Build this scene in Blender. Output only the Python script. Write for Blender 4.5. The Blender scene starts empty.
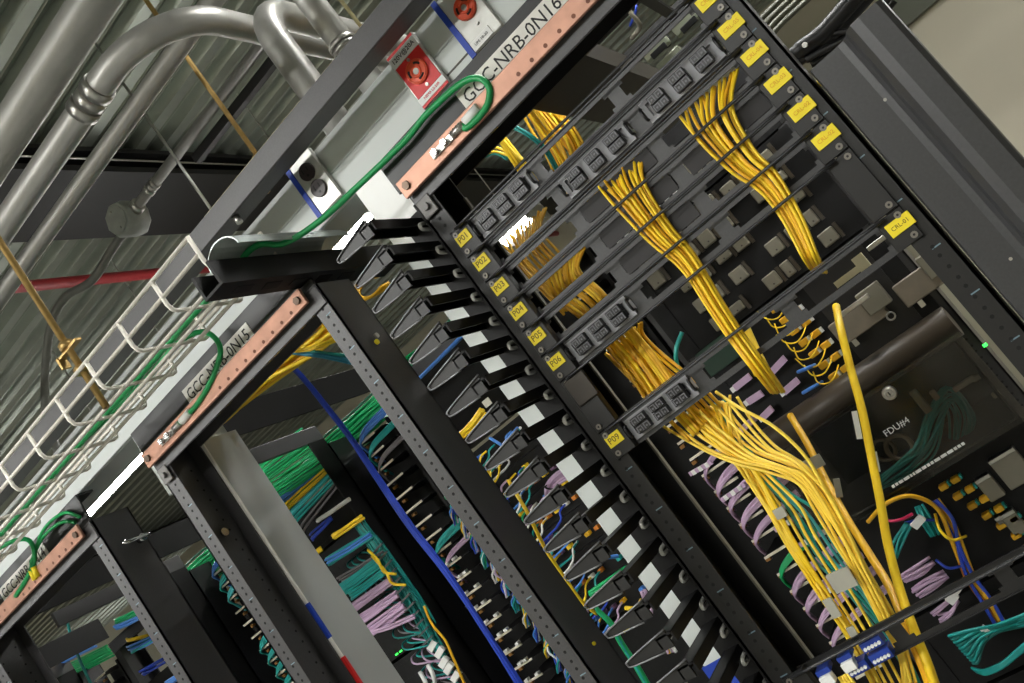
import bpy, math, random
from mathutils import Vector, Matrix
random.seed(7)
C = bpy.context.scene.collection
H = 1.65                                   # camera height above the floor; z below is measured from eye level, lifted by H at the end

# ------------------------------------------------------------------ camera geometry
F = 913.0
def _rot(a, b, g):
    ca, sa, cb, sb, cg, sg = math.cos(a), math.sin(a), math.cos(b), math.sin(b), math.cos(g), math.sin(g)
    Rx = Matrix(((1,0,0),(0,ca,-sa),(0,sa,ca))); Ry = Matrix(((cb,0,sb),(0,1,0),(-sb,0,cb))); Rz = Matrix(((cg,-sg,0),(sg,cg,0),(0,0,1)))
    return Rz @ Rx @ Ry
R = _rot(*[math.radians(v) for v in (-9.228, 25.852, -36.595)])
def ray(px, py):
    d = R.transposed() @ Vector((px-512, py-341.5, F)); return Vector((d[0], d[2], -d[1]))
def at(px, py, Y):                          # photo pixel -> point on the real plane y = Y
    d = ray(px, py); return d*(Y/d[1])

# ------------------------------------------------------------------ materials
MATS = {}
def lin(c): return tuple(((v/12.92) if v <= .04045 else ((v+.055)/1.055)**2.4) for v in c)
def mat(name, col, rough=.5, metal=0., var=.12, scale=30., bump=0., coat=0., emit=None, es=0., spec=.5):
    if name in MATS: return MATS[name]
    m = bpy.data.materials.new(name); m.use_nodes = True; nt = m.node_tree; b = nt.nodes['Principled BSDF']
    c = lin(col)
    tc = nt.nodes.new('ShaderNodeTexCoord'); no = nt.nodes.new('ShaderNodeTexNoise'); no.inputs['Scale'].default_value = scale; no.inputs['Detail'].default_value = 4
    nt.links.new(tc.outputs['Object'], no.inputs['Vector'])
    rp = nt.nodes.new('ShaderNodeValToRGB')
    rp.color_ramp.elements[0].position = .3; rp.color_ramp.elements[1].position = .7
    rp.color_ramp.elements[0].color = tuple(v*(1-var) for v in c)+(1,); rp.color_ramp.elements[1].color = tuple(min(1, v*(1+var)) for v in c)+(1,)
    nt.links.new(no.outputs['Fac'], rp.inputs['Fac']); nt.links.new(rp.outputs['Color'], b.inputs['Base Color'])
    b.inputs['Roughness'].default_value = rough; b.inputs['Metallic'].default_value = metal
    b.inputs['Specular IOR Level'].default_value = spec
    if coat: b.inputs['Coat Weight'].default_value = coat
    if bump:
        bn = nt.nodes.new('ShaderNodeBump'); bn.inputs['Strength'].default_value = bump; bn.inputs['Distance'].default_value = .002
        nt.links.new(no.outputs['Fac'], bn.inputs['Height']); nt.links.new(bn.outputs['Normal'], b.inputs['Normal'])
    if emit: b.inputs['Emission Color'].default_value = lin(emit)+(1,); b.inputs['Emission Strength'].default_value = es
    MATS[name] = m; return m

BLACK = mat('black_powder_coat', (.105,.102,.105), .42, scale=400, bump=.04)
DEEP  = mat('matt_black_equipment', (.085,.083,.085), .55, scale=200, spec=.25)
RACK  = mat('dark_grey_powder_coat', (.27,.265,.27), .4, scale=400, bump=.04)
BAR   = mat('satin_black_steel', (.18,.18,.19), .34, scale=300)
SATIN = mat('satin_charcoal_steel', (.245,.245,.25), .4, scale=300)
HOLE  = mat('punched_hole_dark', (.03,.03,.03), .8)
GLINT = mat('unit_tick_mark', (.45,.55,.6), .5)
COPPER = mat('copper_bar', (.73,.55,.47), .45, .5, var=.12, scale=40)
SCRW  = mat('screw_steel', (.52,.50,.47), .4, .5)
STEEL = mat('zinc_steel', (.75,.74,.72), .3, .9, scale=60)
CHROME = mat('bright_steel', (.85,.85,.86), .18, 1., var=.03)
CONDUIT = mat('galvanised_conduit', (.67,.665,.645), .42, .5, var=.08, scale=25)
GREYP = mat('light_grey_enamel', (.80,.82,.81), .45, var=.02, scale=12)
POLEP = mat('grey_enamel', (.70,.71,.70), .35, .2, var=.03, scale=10)
WIREW = mat('cream_coated_wire', (.95,.93,.89), .4, var=.03)
DECK  = mat('galvanised_decking', (.60,.62,.58), .34, .7, var=.12, scale=6)
BEAMM = mat('dark_primer_beam', (.10,.095,.095), .55, var=.15, scale=8)
REDP  = mat('red_pipe_paint', (.62,.18,.2), .45)
BRASS = mat('yellow_zinc_rod', (.70,.58,.36), .4, .7, var=.12, scale=80)
WALL  = mat('beige_wall_paint', (.72,.70,.62), .75, var=.04, scale=3)
SOFF  = mat('grey_green_soffit', (.40,.41,.36), .7, var=.05, scale=3)
FLOOR = mat('grey_floor_tile', (.5,.5,.48), .5, var=.06, scale=4)
YEL   = mat('yellow_cable_jacket', (1.,.83,.16), .42, var=.06, scale=60)
YELF  = mat('pale_yellow_jacket', (1.,.85,.30), .42, var=.05, scale=60)
TEALF = mat('pale_teal_jacket', (.28,.66,.68), .42, var=.06, scale=60)
YELD  = mat('amber_cable_jacket', (.92,.70,.13), .42, var=.06, scale=60)
TEAL  = mat('teal_cable_jacket', (.12,.62,.60), .42, var=.06, scale=60)
GRN   = mat('green_cable_jacket', (.08,.66,.39), .42, var=.08, scale=60)
GND   = mat('green_ground_wire', (.07,.60,.32), .38, var=.04, scale=60)
BLUE  = mat('blue_cable_jacket', (.17,.29,.76), .42, var=.08, scale=60)
LBLUE = mat('light_blue_cable_jacket', (.32,.55,.88), .42, var=.06, scale=60)
LAV   = mat('lavender_cable_jacket', (.78,.66,.78), .45, var=.06, scale=60)
PINK  = mat('pink_cable_jacket', (.86,.2,.4), .45, var=.06, scale=60)
WHT   = mat('white_plastic', (.93,.93,.92), .4, var=.02)
TAG   = mat('yellow_label_tape', (1.,.90,.16), .5, var=.02)
INK   = mat('black_ink', (.05,.05,.05), .6)
REDL  = mat('red_plate', (.85,.16,.16), .4, var=.03)
ORNG  = mat('orange_receptacle', (.92,.35,.20), .4, var=.04)
BLUT  = mat('blue_tape', (.10,.25,.68), .5, var=.05)
BRN   = mat('dark_bronze_plastic', (.25,.22,.17), .4, var=.1)
ADAP  = mat('black_adapter_plastic', (.09,.09,.1), .35)
ADAPF = mat('adapter_shutter', (.42,.42,.44), .4)
CASS  = mat('grey_cassette', (.58,.58,.60), .4)
BLNK  = mat('matt_black_blank', (.13,.12,.125), .6)
GPLT  = mat('warm_grey_plate', (.50,.48,.42), .5, var=.08, scale=15)
TAPE  = mat('clear_grey_tape', (.66,.65,.6), .35, var=.08)
PCB   = mat('dark_green_board', (.04,.2,.13), .5)
BLUA  = mat('blue_adapter', (.10,.22,.58), .4)
LEDG  = mat('green_led', (.1,.9,.2), .4, emit=(.2,1,.3), es=3.)
UPL   = mat('added_uplight_glow', (1,1,1), .5, emit=(1,1,.985), es=4.)
LAMP  = mat('fluorescent_diffuser', (1,1,1), .5, emit=(1,1,.985), es=48.)
LAMPV = mat('bright_tube', (1,1,1), .5, emit=(1,.99,.97), es=30.)

def smoked(name, col, t):
    m = bpy.data.materials.new(name); m.use_nodes = True; nt = m.node_tree
    for n in list(nt.nodes): nt.nodes.remove(n)
    o = nt.nodes.new('ShaderNodeOutputMaterial'); mx = nt.nodes.new('ShaderNodeMixShader'); tr = nt.nodes.new('ShaderNodeBsdfTransparent'); gl = nt.nodes.new('ShaderNodeBsdfGlossy'); fr = nt.nodes.new('ShaderNodeFresnel')
    tr.inputs['Color'].default_value = (*[v*t for v in col], 1); gl.inputs['Roughness'].default_value = .15; fr.inputs['IOR'].default_value = 1.45
    nt.links.new(fr.outputs[0], mx.inputs[0]); nt.links.new(tr.outputs[0], mx.inputs[1]); nt.links.new(gl.outputs[0], mx.inputs[2]); nt.links.new(mx.outputs[0], o.inputs[0])
    return m
SMOKE = smoked('smoked_acrylic', (1,.97,.92), .8)

# ------------------------------------------------------------------ mesh builder
class MB:
    def __init__(s): s.v=[]; s.f=[]; s.sm=[]; s.mi=[]; s.cur=0
    def _add(s, vs, fs, smooth=False):
        n=len(s.v); s.v+= [tuple(v) for v in vs]; s.f+= [tuple(i+n for i in f) for f in fs]; s.sm+=[smooth]*len(fs); s.mi+=[s.cur]*len(fs); return s
    def m(s, i): s.cur=i; return s
    def box(s, x0,x1,y0,y1,z0,z1, bev=0.):
        if x1<x0: x0,x1=x1,x0
        if y1<y0: y0,y1=y1,y0
        if z1<z0: z0,z1=z1,z0
        if bev<=0:
            vs=[(x,y,z) for z in (z0,z1) for y in (y0,y1) for x in (x0,x1)]
            return s._add(vs,[(0,2,3,1),(4,5,7,6),(0,1,5,4),(2,6,7,3),(0,4,6,2),(1,3,7,5)])
        b=min(bev,(x1-x0)/2.01,(y1-y0)/2.01,(z1-z0)/2.01)
        # chamfered box from 24 vertices
        vs=[]; idx={}
        for sx in (0,1):
            for sy in (0,1):
                for sz in (0,1):
                    X=(x0,x1)[sx]; Y=(y0,y1)[sy]; Z=(z0,z1)[sz]; dx=(b,-b)[sx]; dy=(b,-b)[sy]; dz=(b,-b)[sz]
                    for k,p in enumerate(((X,Y+dy,Z+dz),(X+dx,Y,Z+dz),(X+dx,Y+dy,Z))):
                        idx[(sx,sy,sz,k)]=len(vs); vs.append(p)
        I=idx; fs=[]
        for a in (0,1):
            fs.append([I[(a,0,0,0)],I[(a,0,1,0)],I[(a,1,1,0)],I[(a,1,0,0)]]); fs.append([I[(0,a,0,1)],I[(1,a,0,1)],I[(1,a,1,1)],I[(0,a,1,1)]]); fs.append([I[(0,0,a,2)],I[(0,1,a,2)],I[(1,1,a,2)],I[(1,0,a,2)]])
            for c in (0,1):
                fs.append([I[(0,a,c,1)],I[(1,a,c,1)],I[(1,a,c,2)],I[(0,a,c,2)]])
                fs.append([I[(a,0,c,0)],I[(a,1,c,0)],I[(a,1,c,2)],I[(a,0,c,2)]])
                fs.append([I[(a,c,0,0)],I[(a,c,1,0)],I[(a,c,1,1)],I[(a,c,0,1)]])
                for d in (0,1): fs.append([I[(a,c,d,0)],I[(a,c,d,1)],I[(a,c,d,2)]])
        return s._add(vs,fs)
    def obox(s, c, ax, ay, az):              # oriented box: centre and three half-axis vectors
        c=Vector(c); ax=Vector(ax); ay=Vector(ay); az=Vector(az)
        vs=[c+ax*i+ay*j+az*k for k in (-1,1) for j in (-1,1) for i in (-1,1)]
        return s._add(vs,[(0,2,3,1),(4,5,7,6),(0,1,5,4),(2,6,7,3),(0,4,6,2),(1,3,7,5)])
    def tube(s, pts, r, n=8, cap=True, closed=False):
        P=[Vector(p) for p in pts]; N=len(P); rr=r if isinstance(r,(list,tuple)) else [r]*N
        T=[]
        for i in range(N):
            a=P[(i-1)%N] if (closed or i>0) else P[i]; b=P[(i+1)%N] if (closed or i<N-1) else P[i]
            t=b-a; T.append(t.normalized() if t.length>1e-9 else Vector((0,0,1)))
        u=T[0].orthogonal().normalized(); vs=[]
        for i in range(N):
            u=(u-T[i]*u.dot(T[i])); u=u.normalized() if u.length>1e-6 else T[i].orthogonal().normalized(); w=T[i].cross(u)
            for k in range(n):
                a=2*math.pi*k/n; vs.append(P[i]+(u*math.cos(a)+w*math.sin(a))*rr[i])
        fs=[]
        for i in range(N if closed else N-1):
            j=(i+1)%N
            for k in range(n): fs.append((i*n+k,i*n+(k+1)%n,j*n+(k+1)%n,j*n+k))
        s._add(vs,fs,True)
        if cap and not closed: 
            base=len(s.v)-len(vs)
            s.f+=[tuple(base+k for k in reversed(range(n))), tuple(base+(N-1)*n+k for k in range(n))]; s.sm+=[False]*2; s.mi+=[s.cur]*2
        return s
    def cyl(s, a, b, r, n=12, r2=None): return s.tube([a,b],[r,r if r2 is None else r2],n)
    def prism(s, poly, d):                   # 3-D polygon swept by vector d
        n=len(poly); d=Vector(d); P=[Vector(p) for p in poly]
        return s._add(P+[p+d for p in P],[tuple(reversed(range(n))),tuple(range(n,2*n))]+[(i,(i+1)%n,n+(i+1)%n,n+i) for i in range(n)])
    def ring(s, c, axis, R_, r, n=18, k=6):
        axis=Vector(axis).normalized(); u=axis.orthogonal().normalized(); w=axis.cross(u); c=Vector(c)
        return s.tube([c+(u*math.cos(2*math.pi*i/n)+w*math.sin(2*math.pi*i/n))*R_ for i in range(n)], r, k, closed=True)
    def build(s, name, ms, parent=None, loc=None):
        o=Vector(parent['_o']) if parent is not None else Vector(loc if loc is not None else (s.v[0] if s.v else (0,0,0)))
        if parent is None and loc is None:
            xs=[v[0] for v in s.v]; ys=[v[1] for v in s.v]; zs=[v[2] for v in s.v]; o=Vector(((min(xs)+max(xs))/2,(min(ys)+max(ys))/2,min(zs)))
        me=bpy.data.meshes.new(name); me.from_pydata([tuple(Vector(v)-o) for v in s.v],[],s.f)
        me.polygons.foreach_set('use_smooth', s.sm)
        for x in (ms if isinstance(ms,(list,tuple)) else [ms]): me.materials.append(x)
        me.polygons.foreach_set('material_index', s.mi); me.update()
        ob=bpy.data.objects.new(name, me); C.objects.link(ob); ob['_o']=tuple(o)
        if parent is not None: ob.parent=parent
        else: ob.location=o
        return ob

def tag(o, label, cat, group=None, kind=None):
    o['label']=label
    if cat: o['category']=cat
    if group: o['group']=group
    if kind: o['kind']=kind
    return o
def thing(name, label, cat, loc=(0,0,0), group=None):
    o=bpy.data.objects.new(name,None); C.objects.link(o); o.location=loc; o['_o']=tuple(loc); o.empty_display_size=.05
    return tag(o,label,cat,group)
def struct(o): o['kind']='structure'; return o
KIDS={}
def kids(o): return [c for c in bpy.data.objects if c.parent is o]
def copy_tree(o, d=(0,0,0), label=None, group=None, parent=None):
    c=o.copy(); C.objects.link(c)
    if parent is None:
        c.location=o.location+Vector(d)
        if label: c['label']=label
        if group: c['group']=group
    else: c.parent=parent
    for k in kids(o): copy_tree(k, parent=c)
    return c
def smooth(pts, sub=6):
    P=[Vector(p) for p in pts]
    if len(P)<3: return P
    out=[]
    Q=[P[0]*2-P[1]]+P+[P[-1]*2-P[-2]]
    for i in range(1,len(Q)-2):
        a,b,c,d=Q[i-1],Q[i],Q[i+1],Q[i+2]
        for k in range(sub):
            t=k/sub; out.append(.5*((2*b)+(c-a)*t+(2*a-5*b+4*c-d)*t*t+(3*b-a-3*c+d)*t**3))
    out.append(P[-1]); return out
def text(name, s, size, m, parent, origin, ux, uy, depth=.0003, align='CENTER', sx=1., fit=None):
    cu=bpy.data.curves.new('t','FONT'); cu.body=s; cu.size=size; cu.align_x=align; cu.align_y='CENTER'; cu.extrude=depth; cu.resolution_u=2
    t=bpy.data.objects.new('t',cu); me=bpy.data.meshes.new_from_object(t); me.name=name
    bpy.data.objects.remove(t); bpy.data.curves.remove(cu)
    if fit:
        xs=[v.co.x for v in me.vertices]; sx=fit/(max(xs)-min(xs))
    ux=Vector(ux).normalized(); uy=Vector(uy).normalized(); n=ux.cross(uy)
    o=Vector(origin)-Vector(parent['_o'])
    for v in me.vertices: v.co=o+ux*v.co.x*sx+uy*v.co.y+n*v.co.z
    me.materials.clear(); me.materials.append(m)
    ob=bpy.data.objects.new(name,me); C.objects.link(ob); ob.parent=parent; ob['_o']=parent['_o']; return ob
COLLECT=False; SMB=MB(); SMATS=[]
def cable(pts, r, m, label, group=None, name='patch_cable', cat='cable', sub=6, n=7):
    if COLLECT:                                  # the smallest leads, too many to single out
        if m not in SMATS: SMATS.append(m)
        SMB.m(SMATS.index(m)).tube(smooth(pts,sub), r, n); return None
    o=MB().tube(smooth(pts,sub), r, n).build(name, m); return tag(o,label,cat,group)
def px(pts): return [at(*p) for p in pts]
def bundle(stations, count, r, m, label, group, name='patch_cable', cat='cable', jit=.25, n=6, sub=5, flat=None):
    """count separate cables along stations (px, py, Y, radius of the bundle there)"""
    base=[at(a,b,c) for a,b,c,_ in stations]; rad=[s[3] for s in stations]; res=[]
    for i in range(count):
        a=random.uniform(0,6.283); q=math.sqrt((i+.5)/count); pts=[]
        for k,(p,rd) in enumerate(zip(base,rad)):
            t=(base[min(k+1,len(base)-1)]-base[max(k-1,0)]).normalized(); u=t.cross(Vector((0,1,0))).normalized(); w=t.cross(u)
            aa=a+random.uniform(-jit,jit)*2; pts.append(p+u*math.cos(aa)*q*rd+w*math.sin(aa)*q*rd*(.6 if flat is None else flat))
        mm=m[i%len(m)] if isinstance(m,list) else m
        res.append(cable(pts,r,mm,label,group,name,cat,sub,n))
    return res
def lerp(a,b,t): return tuple(a[i]+(b[i]-a[i])*t for i in range(len(a)))
U=.04445; DY=1.157; PITCH=.735
X=Vector((1,0,0)); Z=Vector((0,0,1))

# ================================================================== THE ROOM
struct(MB().box(-15,5,-4,7.4,-H-.1,-H).build('floor', FLOOR))
struct(MB().box(-15,5,7.2,7.4,-H,2.14).build('wall_back', WALL))
struct(MB().box(-15.2,-15,-4,7.4,-H,2.14).build('wall_left', WALL))
struct(MB().box(4.9,5.1,-4,7.2,-H,2.14).build('wall_right', WALL))
struct(MB().box(-15,5,-4.2,-4,-H,2.14).build('wall_front', WALL))
struct(MB().box(-.1,4.9,5.0,5.15,-H,.79).build('wall_partition', mat('cream_partition_paint',(.80,.77,.69),.7,var=.03,scale=2)))
struct(MB().box(-.1,4.9,4.94,5.2,.79,.96).build('trim_1', SOFF))
# corrugated deck, flutes running along the row
dk=MB(); y=-4.2; prof=[]; DZ=1.945
while y<7.4:
    prof+=[(y,DZ),(y+.045,DZ),(y+.050,DZ+.008),(y+.055,DZ),(y+.072,DZ+.036),(y+.104,DZ+.036),(y+.1199,DZ)]; y+=.12
n=len(prof)
vs=[(-15.2,a,b) for a,b in prof]+[(5.1,a,b) for a,b in prof]
dk._add(vs,[(i,n+i,n+i+1,i+1) for i in range(n-1)])
dk.box(-15.2,5.1,-4.2,7.4,DZ+.045,DZ+.15)
struct(dk.build('ceiling', DECK))
# steel beams under the deck (along depth)
def ibeam(x, label):
    z0=1.83; b=MB(); b.box(x-.19,x+.19,-3.9,7.1,z0,z0+.025); b.box(x-.012,x+.012,-3.9,7.1,z0+.025,z0+.095); b.box(x-.19,x+.19,-3.9,7.1,z0+.095,z0+.114)
    o=b.build('roof_beam', BEAMM); tag(o,label,'beam')
    return o
ibeam(-2.19,'dark steel roof beam crossing under the ribbed ceiling, just behind the grey junction box')
ibeam(-7.2,'dark steel roof beam at the far end of the ribbed ceiling beyond the red pipe')
# sprinkler pipe
sp0=thing('sprinkler_pipe','thin red sprinkler pipe crossing below the ribbed ceiling','pipe',(-2.54,3,1.75))
MB().cyl((-2.54,-4.0,1.75),(-2.54,7.2,1.75),.022,14).build('pipe', REDP, sp0)
for yy in (-2,.4,4.6,6.6): MB().cyl((-2.54,yy,1.77),(-2.54,yy,1.97),.005,6).build('hanger', STEEL, sp0)

# ---- steel conduits
def conduit(pts, r, label, couplings=(), n=16):
    t=thing('steel_conduit',label,'conduit',pts[0])
    MB().tube(pts, r, n).build('pipe', CONDUIT, t)
    for a,b in couplings:
        m=MB(); d=(Vector(b)-Vector(a)); L=d.length; d.normalize()
        for k in range(3):
            p=Vector(a)+d*(L*(k+.03)/3); q=Vector(a)+d*(L*(k+.9)/3); m.cyl(p,q,r*(1.16 if k!=1 else 1.1),n)
        m.build('coupling', STEEL, t)
    return t
def arc(c, u, v, rad, a0, a1, n=14): return [Vector(c)+Vector(u)*rad*math.cos(a0+(a1-a0)*i/n)+Vector(v)*rad*math.sin(a0+(a1-a0)*i/n) for i in range(n+1)]
PI=math.pi
zc=.958
# conduit with the long sweep: along the row, then a wide bend to the wall side
zc=1.075
bend=arc((-.915,1.372,zc),(0,-1,0),(1,0,0),.158,0,PI/2)
conduit([Vector((-15,1.214,zc)),Vector((-2,1.214,zc))]+bend+[Vector((-.757,1.6,zc)),Vector((-.757,7.19,zc))],.0262,'long steel conduit bending in a wide arch overhead beside the thickest conduit',[((-1.02,1.214,zc),(-.945,1.214,zc))])
el=arc((-.672,1.435,.93),(0,0,1),(0,-1,0),.09,0,PI/2,10)
conduit([Vector((-.672,7.19,1.02))]+el+[Vector((-.672,1.345,.80)),Vector((-.672,1.345,.691))],.0275,'steel elbow conduit dropping into the raceway at the end of the arched one')
conduit([Vector((-15,.972,.95)),Vector((4.9,.972,.95))],.0305,'thickest straight steel conduit, leftmost overhead, beside the arched one')
p=[Vector((-.57,1.34,1.97)),Vector((-.57,1.34,1.06)),Vector((-.57,1.34,.691))]
conduit(p,.0235,'straight vertical steel conduit dropping into the raceway above the red receptacle',[((-.57,1.34,.83),(-.57,1.34,.80))])
conduit([Vector((-15,1.60,1.3)),Vector((4.9,1.60,1.3))],.0225,'slim straight steel conduit behind the arched one, crossing in front of the dark beam')
# thin conduit with junction box
conduit([Vector((-1.80,2.11,1.5)),Vector((4.9,2.11,1.5))],.0165,'thin pale conduit running into the round grey junction box',[((-1.73,2.11,1.5),(-1.68,2.11,1.5))],12)
jb=thing('junction_box','round grey junction box hanging under the dark beam with a thin conduit entering','box',(-1.86,2.11,1.42))
b=MB(); b.tube([(-1.86,2.07,1.5),(-1.86,2.08,1.5),(-1.86,2.15,1.5),(-1.86,2.16,1.5)],[.052,.058,.058,.052],8); b.build('body', mat('grey_box_paint',(.55,.56,.53),.5), jb)
b=MB(); b.tube([(-1.86,2.066,1.5),(-1.86,2.07,1.5)],.045,8); b.cyl((-1.86,2.06,1.53),(-1.86,2.066,1.53),.004,8); b.cyl((-1.86,2.06,1.47),(-1.86,2.066,1.47),.004,8); b.build('cover', mat('grey_box_paint',(.55,.56,.53),.5), jb)
MB().cyl((-1.81,2.11,1.5),(-1.785,2.11,1.5),.024,10).build('connector', STEEL, jb)
o=MB().tube(smooth([(-1.91,2.11,1.48),(-1.97,2.10,1.47),(-2.08,2.06,1.43),(-2.2,2.03,1.45),(-2.34,2.02,1.40),(-2.5,1.98,1.2),(-2.52,1.95,1.0)],6),.014,8).build('flexible_conduit', mat('grey_flex',(.42,.42,.39),.5)); tag(o,'grey flexible conduit drooping from the round junction box past the beam','conduit')
o=MB().box(-1.55,4.9,2.155,2.18,1.462,1.49).build('dark_strip', BEAMM); tag(o,'thin black strip running beside the thin pale conduit of the round junction box','strut')  # thin dark strip following the side of the thin conduit

# ---- threaded rods
def rod(x,y,z0,z1,r,label,nuts=(),m=BRASS):
    t=thing('threaded_rod',label,'rod',(x,y,z0)); 
    MB().cyl((x,y,z0),(x,y,z1),r,8).build('shaft', m, t)
    for z,k in nuts:
        m=MB(); m.cyl((x,y,z),(x,y,z+.012),r*2.2,6)
        if k: m.box(x-.03,x+.03,y-.006,y+.006,z-.004,z,0); m.box(x-.03,x-.025,y-.008,y+.008,z-.02,z)
        m.build('hex_nut', BRASS, t)
    return t
rod(-1.128,.995,.53,1.97,.0058,'yellow zinc threaded rod holding up the white wire basket tray, with wing nut',((.648,1),(.60,0)))
rod(-1.08,1.72,1.02,1.97,.0062,'gold threaded rod hanging behind the arched conduit with a clamp at its foot',((1.04,0),(1.03,0)))
rod(-2.9,1.5,1.2,1.97,.006,'dull threaded rod far left under the beam, beyond the red pipe')
rod(-2.35,1.5,.75,1.97,.0035,'thinnest grey hanger wire left of the wire basket tray below the red pipe',(),STEEL)
rod(-1.45,1.95,.9,1.97,.0045,'thin grey hanger rod crossing the dark beam beside the dark strip',(),STEEL)
o=MB().cyl((-1.985,-3.9,1.872),(-1.985,7.2,1.872),.004,6).build('support_wire', STEEL); tag(o,'thin bright wire stretched along the side of the dark beam','wire')
tr=thing('beam_clamp','cream strut clamp at the foot of the gold rod beside the dark channel','clamp',(-1.08,1.72,.99))
m=MB(); m.box(-1.13,-1.03,1.70,1.74,1.00,1.025,.003); m.box(-1.13,-1.12,1.70,1.74,.975,1.0); m.box(-1.04,-1.03,1.70,1.74,.975,1.0); m.build('bracket', BRASS, tr)
MB().cyl((-1.16,1.72,1.012),(-1.13,1.72,1.012),.009,6).build('bolt', STEEL, tr)
o=MB().box(-1.08,-.55,1.42,1.445,.85,.872).cyl((-.56,1.432,.86),(-.56,1.432,1.97),.004,6).build('trapeze_strut', mat('cream_strut',(.75,.71,.55),.45,.3)); tag(o,'short cream strut bar between dark channel and raceway, beside the blue taped outlet','strut')

# ---- dark channel above the racks
ch=thing('ladder_rail','long dark grey steel channel running above the raceway and the wire basket','channel',(-3,1.16,.672))
m=MB(); m.box(-6,.7,1.148,1.152,.668,.705,.001); m.box(-6,.7,1.152,1.19,.701,.705); m.box(-6,.7,1.152,1.19,.668,.672); m.build('channel', RACK, ch)
for xx in (-.83,-1.9,-.2): MB().cyl((xx,1.16,.655),(xx,1.16,.668),.006,8).build('bolt', STEEL, ch)

# ---- surface raceway with receptacles
rw=thing('surface_raceway','long light grey metal surface raceway carrying the receptacles above the racks','raceway',(-3,1.3,.585))
m=MB(); m.box(-6.5,.6,1.256,1.345,.585,.690,.003); m.build('body', GREYP, rw)
m=MB(); m.box(-6.5,.6,1.2505,1.2565,.586,.6365,.0015); m.box(-6.5,.6,1.2525,1.2565,.6395,.6895,.0015); m.build('cover', GREYP, rw)
def plate(x0,x1,z0=.587,z1=.692): return MB().box(x0,x1,1.242,1.2505,z0,z1,.002)
# red twist-lock plate
rp=thing('receptacle','red faced twist lock receptacle plate lettered 120V@20A on the raceway','outlet',(-.456,1.25,.587))
plate(-.487,-.425).build('frame', mat('steel_plate',(.80,.80,.78),.35,.4), rp)
m=MB(); m.box(-.483,-.429,1.2405,1.242,.606,.667); m.box(-.485,-.427,1.2405,1.242,.686,.6905); m.box(-.485,-.427,1.2405,1.242,.5885,.593); m.build('red_face', REDL, rp)
for za,zb_ in ((.668,.6855),(.5935,.605)): MB().box(-.485,-.427,1.2400,1.242,za,zb_).build('paper_label', WHT, rp)
text('lettering','120V@20A',.0105,INK,rp,(-.456,1.2396,.6768),X,Z)
text('lettering','NEMA L5-20R',.006,REDL,rp,(-.456,1.2396,.5993),X,Z)
def twist(parent,x,z,r,face):
    m=MB(); m.cyl((x,1.2415,z),(x,1.236,z),r,24,r*.96); m.build('receptacle_face', face, parent)
    m=MB(); m.ring((x,1.2358,z),(0,1,0),r*.86,.0012,24,6); m.ring((x,1.2356,z),(0,1,0),r*.42,.0016,18,6); m.build('moulded_ring', face, parent)
    m=MB(); m.cyl((x,1.2362,z),(x,1.2352,z),r*.25,14)
    m.build('centre_boss', STEEL, parent)
    m=MB()
    for k in range(3):
        a0=k*2.094+.35; pts=[(x+math.cos(a0+t*.17)*r*.64,1.2354,z+math.sin(a0+t*.17)*r*.64) for t in range(6)]; m.tube(pts,.0017,6)
    m.build('slot', INK, parent)
twist(rp,-.456,.638,.020,ORNG)
for zz in (.662,.612): MB().cyl((-.456,1.2405,zz),(-.456,1.2385,zz),.0028,10).build('screw', STEEL, rp)
# steel plate with orange receptacle and blue tape
sp=thing('receptacle','steel plate with orange twist lock receptacle and blue tape stripe, near top of the picture','outlet',(-.3410,1.25,.587))
plate(-.3740,-.3080).build('frame', mat('steel_plate',(.80,.80,.78),.35,.4), sp)
MB().box(-.3755,-.3660,1.2400,1.2425,.585,.694).build('blue_tape', BLUT, sp)
m=MB(); m.box(-.3650,-.3260,1.2405,1.242,.589,.604); m.build('paper_label', WHT, sp)
text('lettering','UPS 1B-20',.0062,mat('grey_ink',(.45,.45,.45),.6),sp,(-.3455,1.2402,.5965),X,Z)
twist(sp,-.3360,.648,.0185,ORNG)
for zz in (.674,.618): MB().cyl((-.3360,1.242,zz),(-.3360,1.239,zz),.0028,10).build('screw', STEEL, sp)
# third red plate leaving the picture
tp=thing('receptacle','red edged receptacle plate cut off by the top edge of the picture','outlet',(-.2,1.25,.587))
plate(-.235,-.165).build('frame', mat('steel_plate',(.80,.80,.78),.35,.4), tp)
m=MB(); m.box(-.233,-.167,1.2405,1.242,.5885,.596); m.box(-.231,-.169,1.2405,1.242,.608,.667); m.build('red_face', REDL, tp)
twist(tp,-.2,.638,.020,ORNG)
# duplex outlet with blue tape
dp=thing('receptacle','steel duplex outlet plate with two black faces and blue tape stripe, above the cable rings','outlet',(-.72,1.25,.597))
plate(-.752,-.690,.595,.697).build('frame', mat('steel_plate',(.80,.80,.78),.35,.4), dp)
MB().box(-.7535,-.744,1.2400,1.2425,.592,.695).build('blue_tape', BLUT, dp)
for zz in (.667,.632):
    m=MB(); m.cyl((-.718,1.2425,zz),(-.718,1.237,zz),.0155,18,.015); m.m(1); m.box(-.7245,-.7225,1.2362,1.2372,zz-.001,zz+.008); m.box(-.7135,-.7115,1.2362,1.2372,zz-.001,zz+.007); m.cyl((-.718,1.2372,zz-.007),(-.718,1.2362,zz-.007),.0025,10)
    m.build('outlet_face', [mat('dark_brown_outlet',(.2,.16,.16),.4),INK], dp)
MB().cyl((-.718,1.242,.6495),(-.718,1.2395,.6495),.0028,10).build('screw', STEEL, dp)

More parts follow.
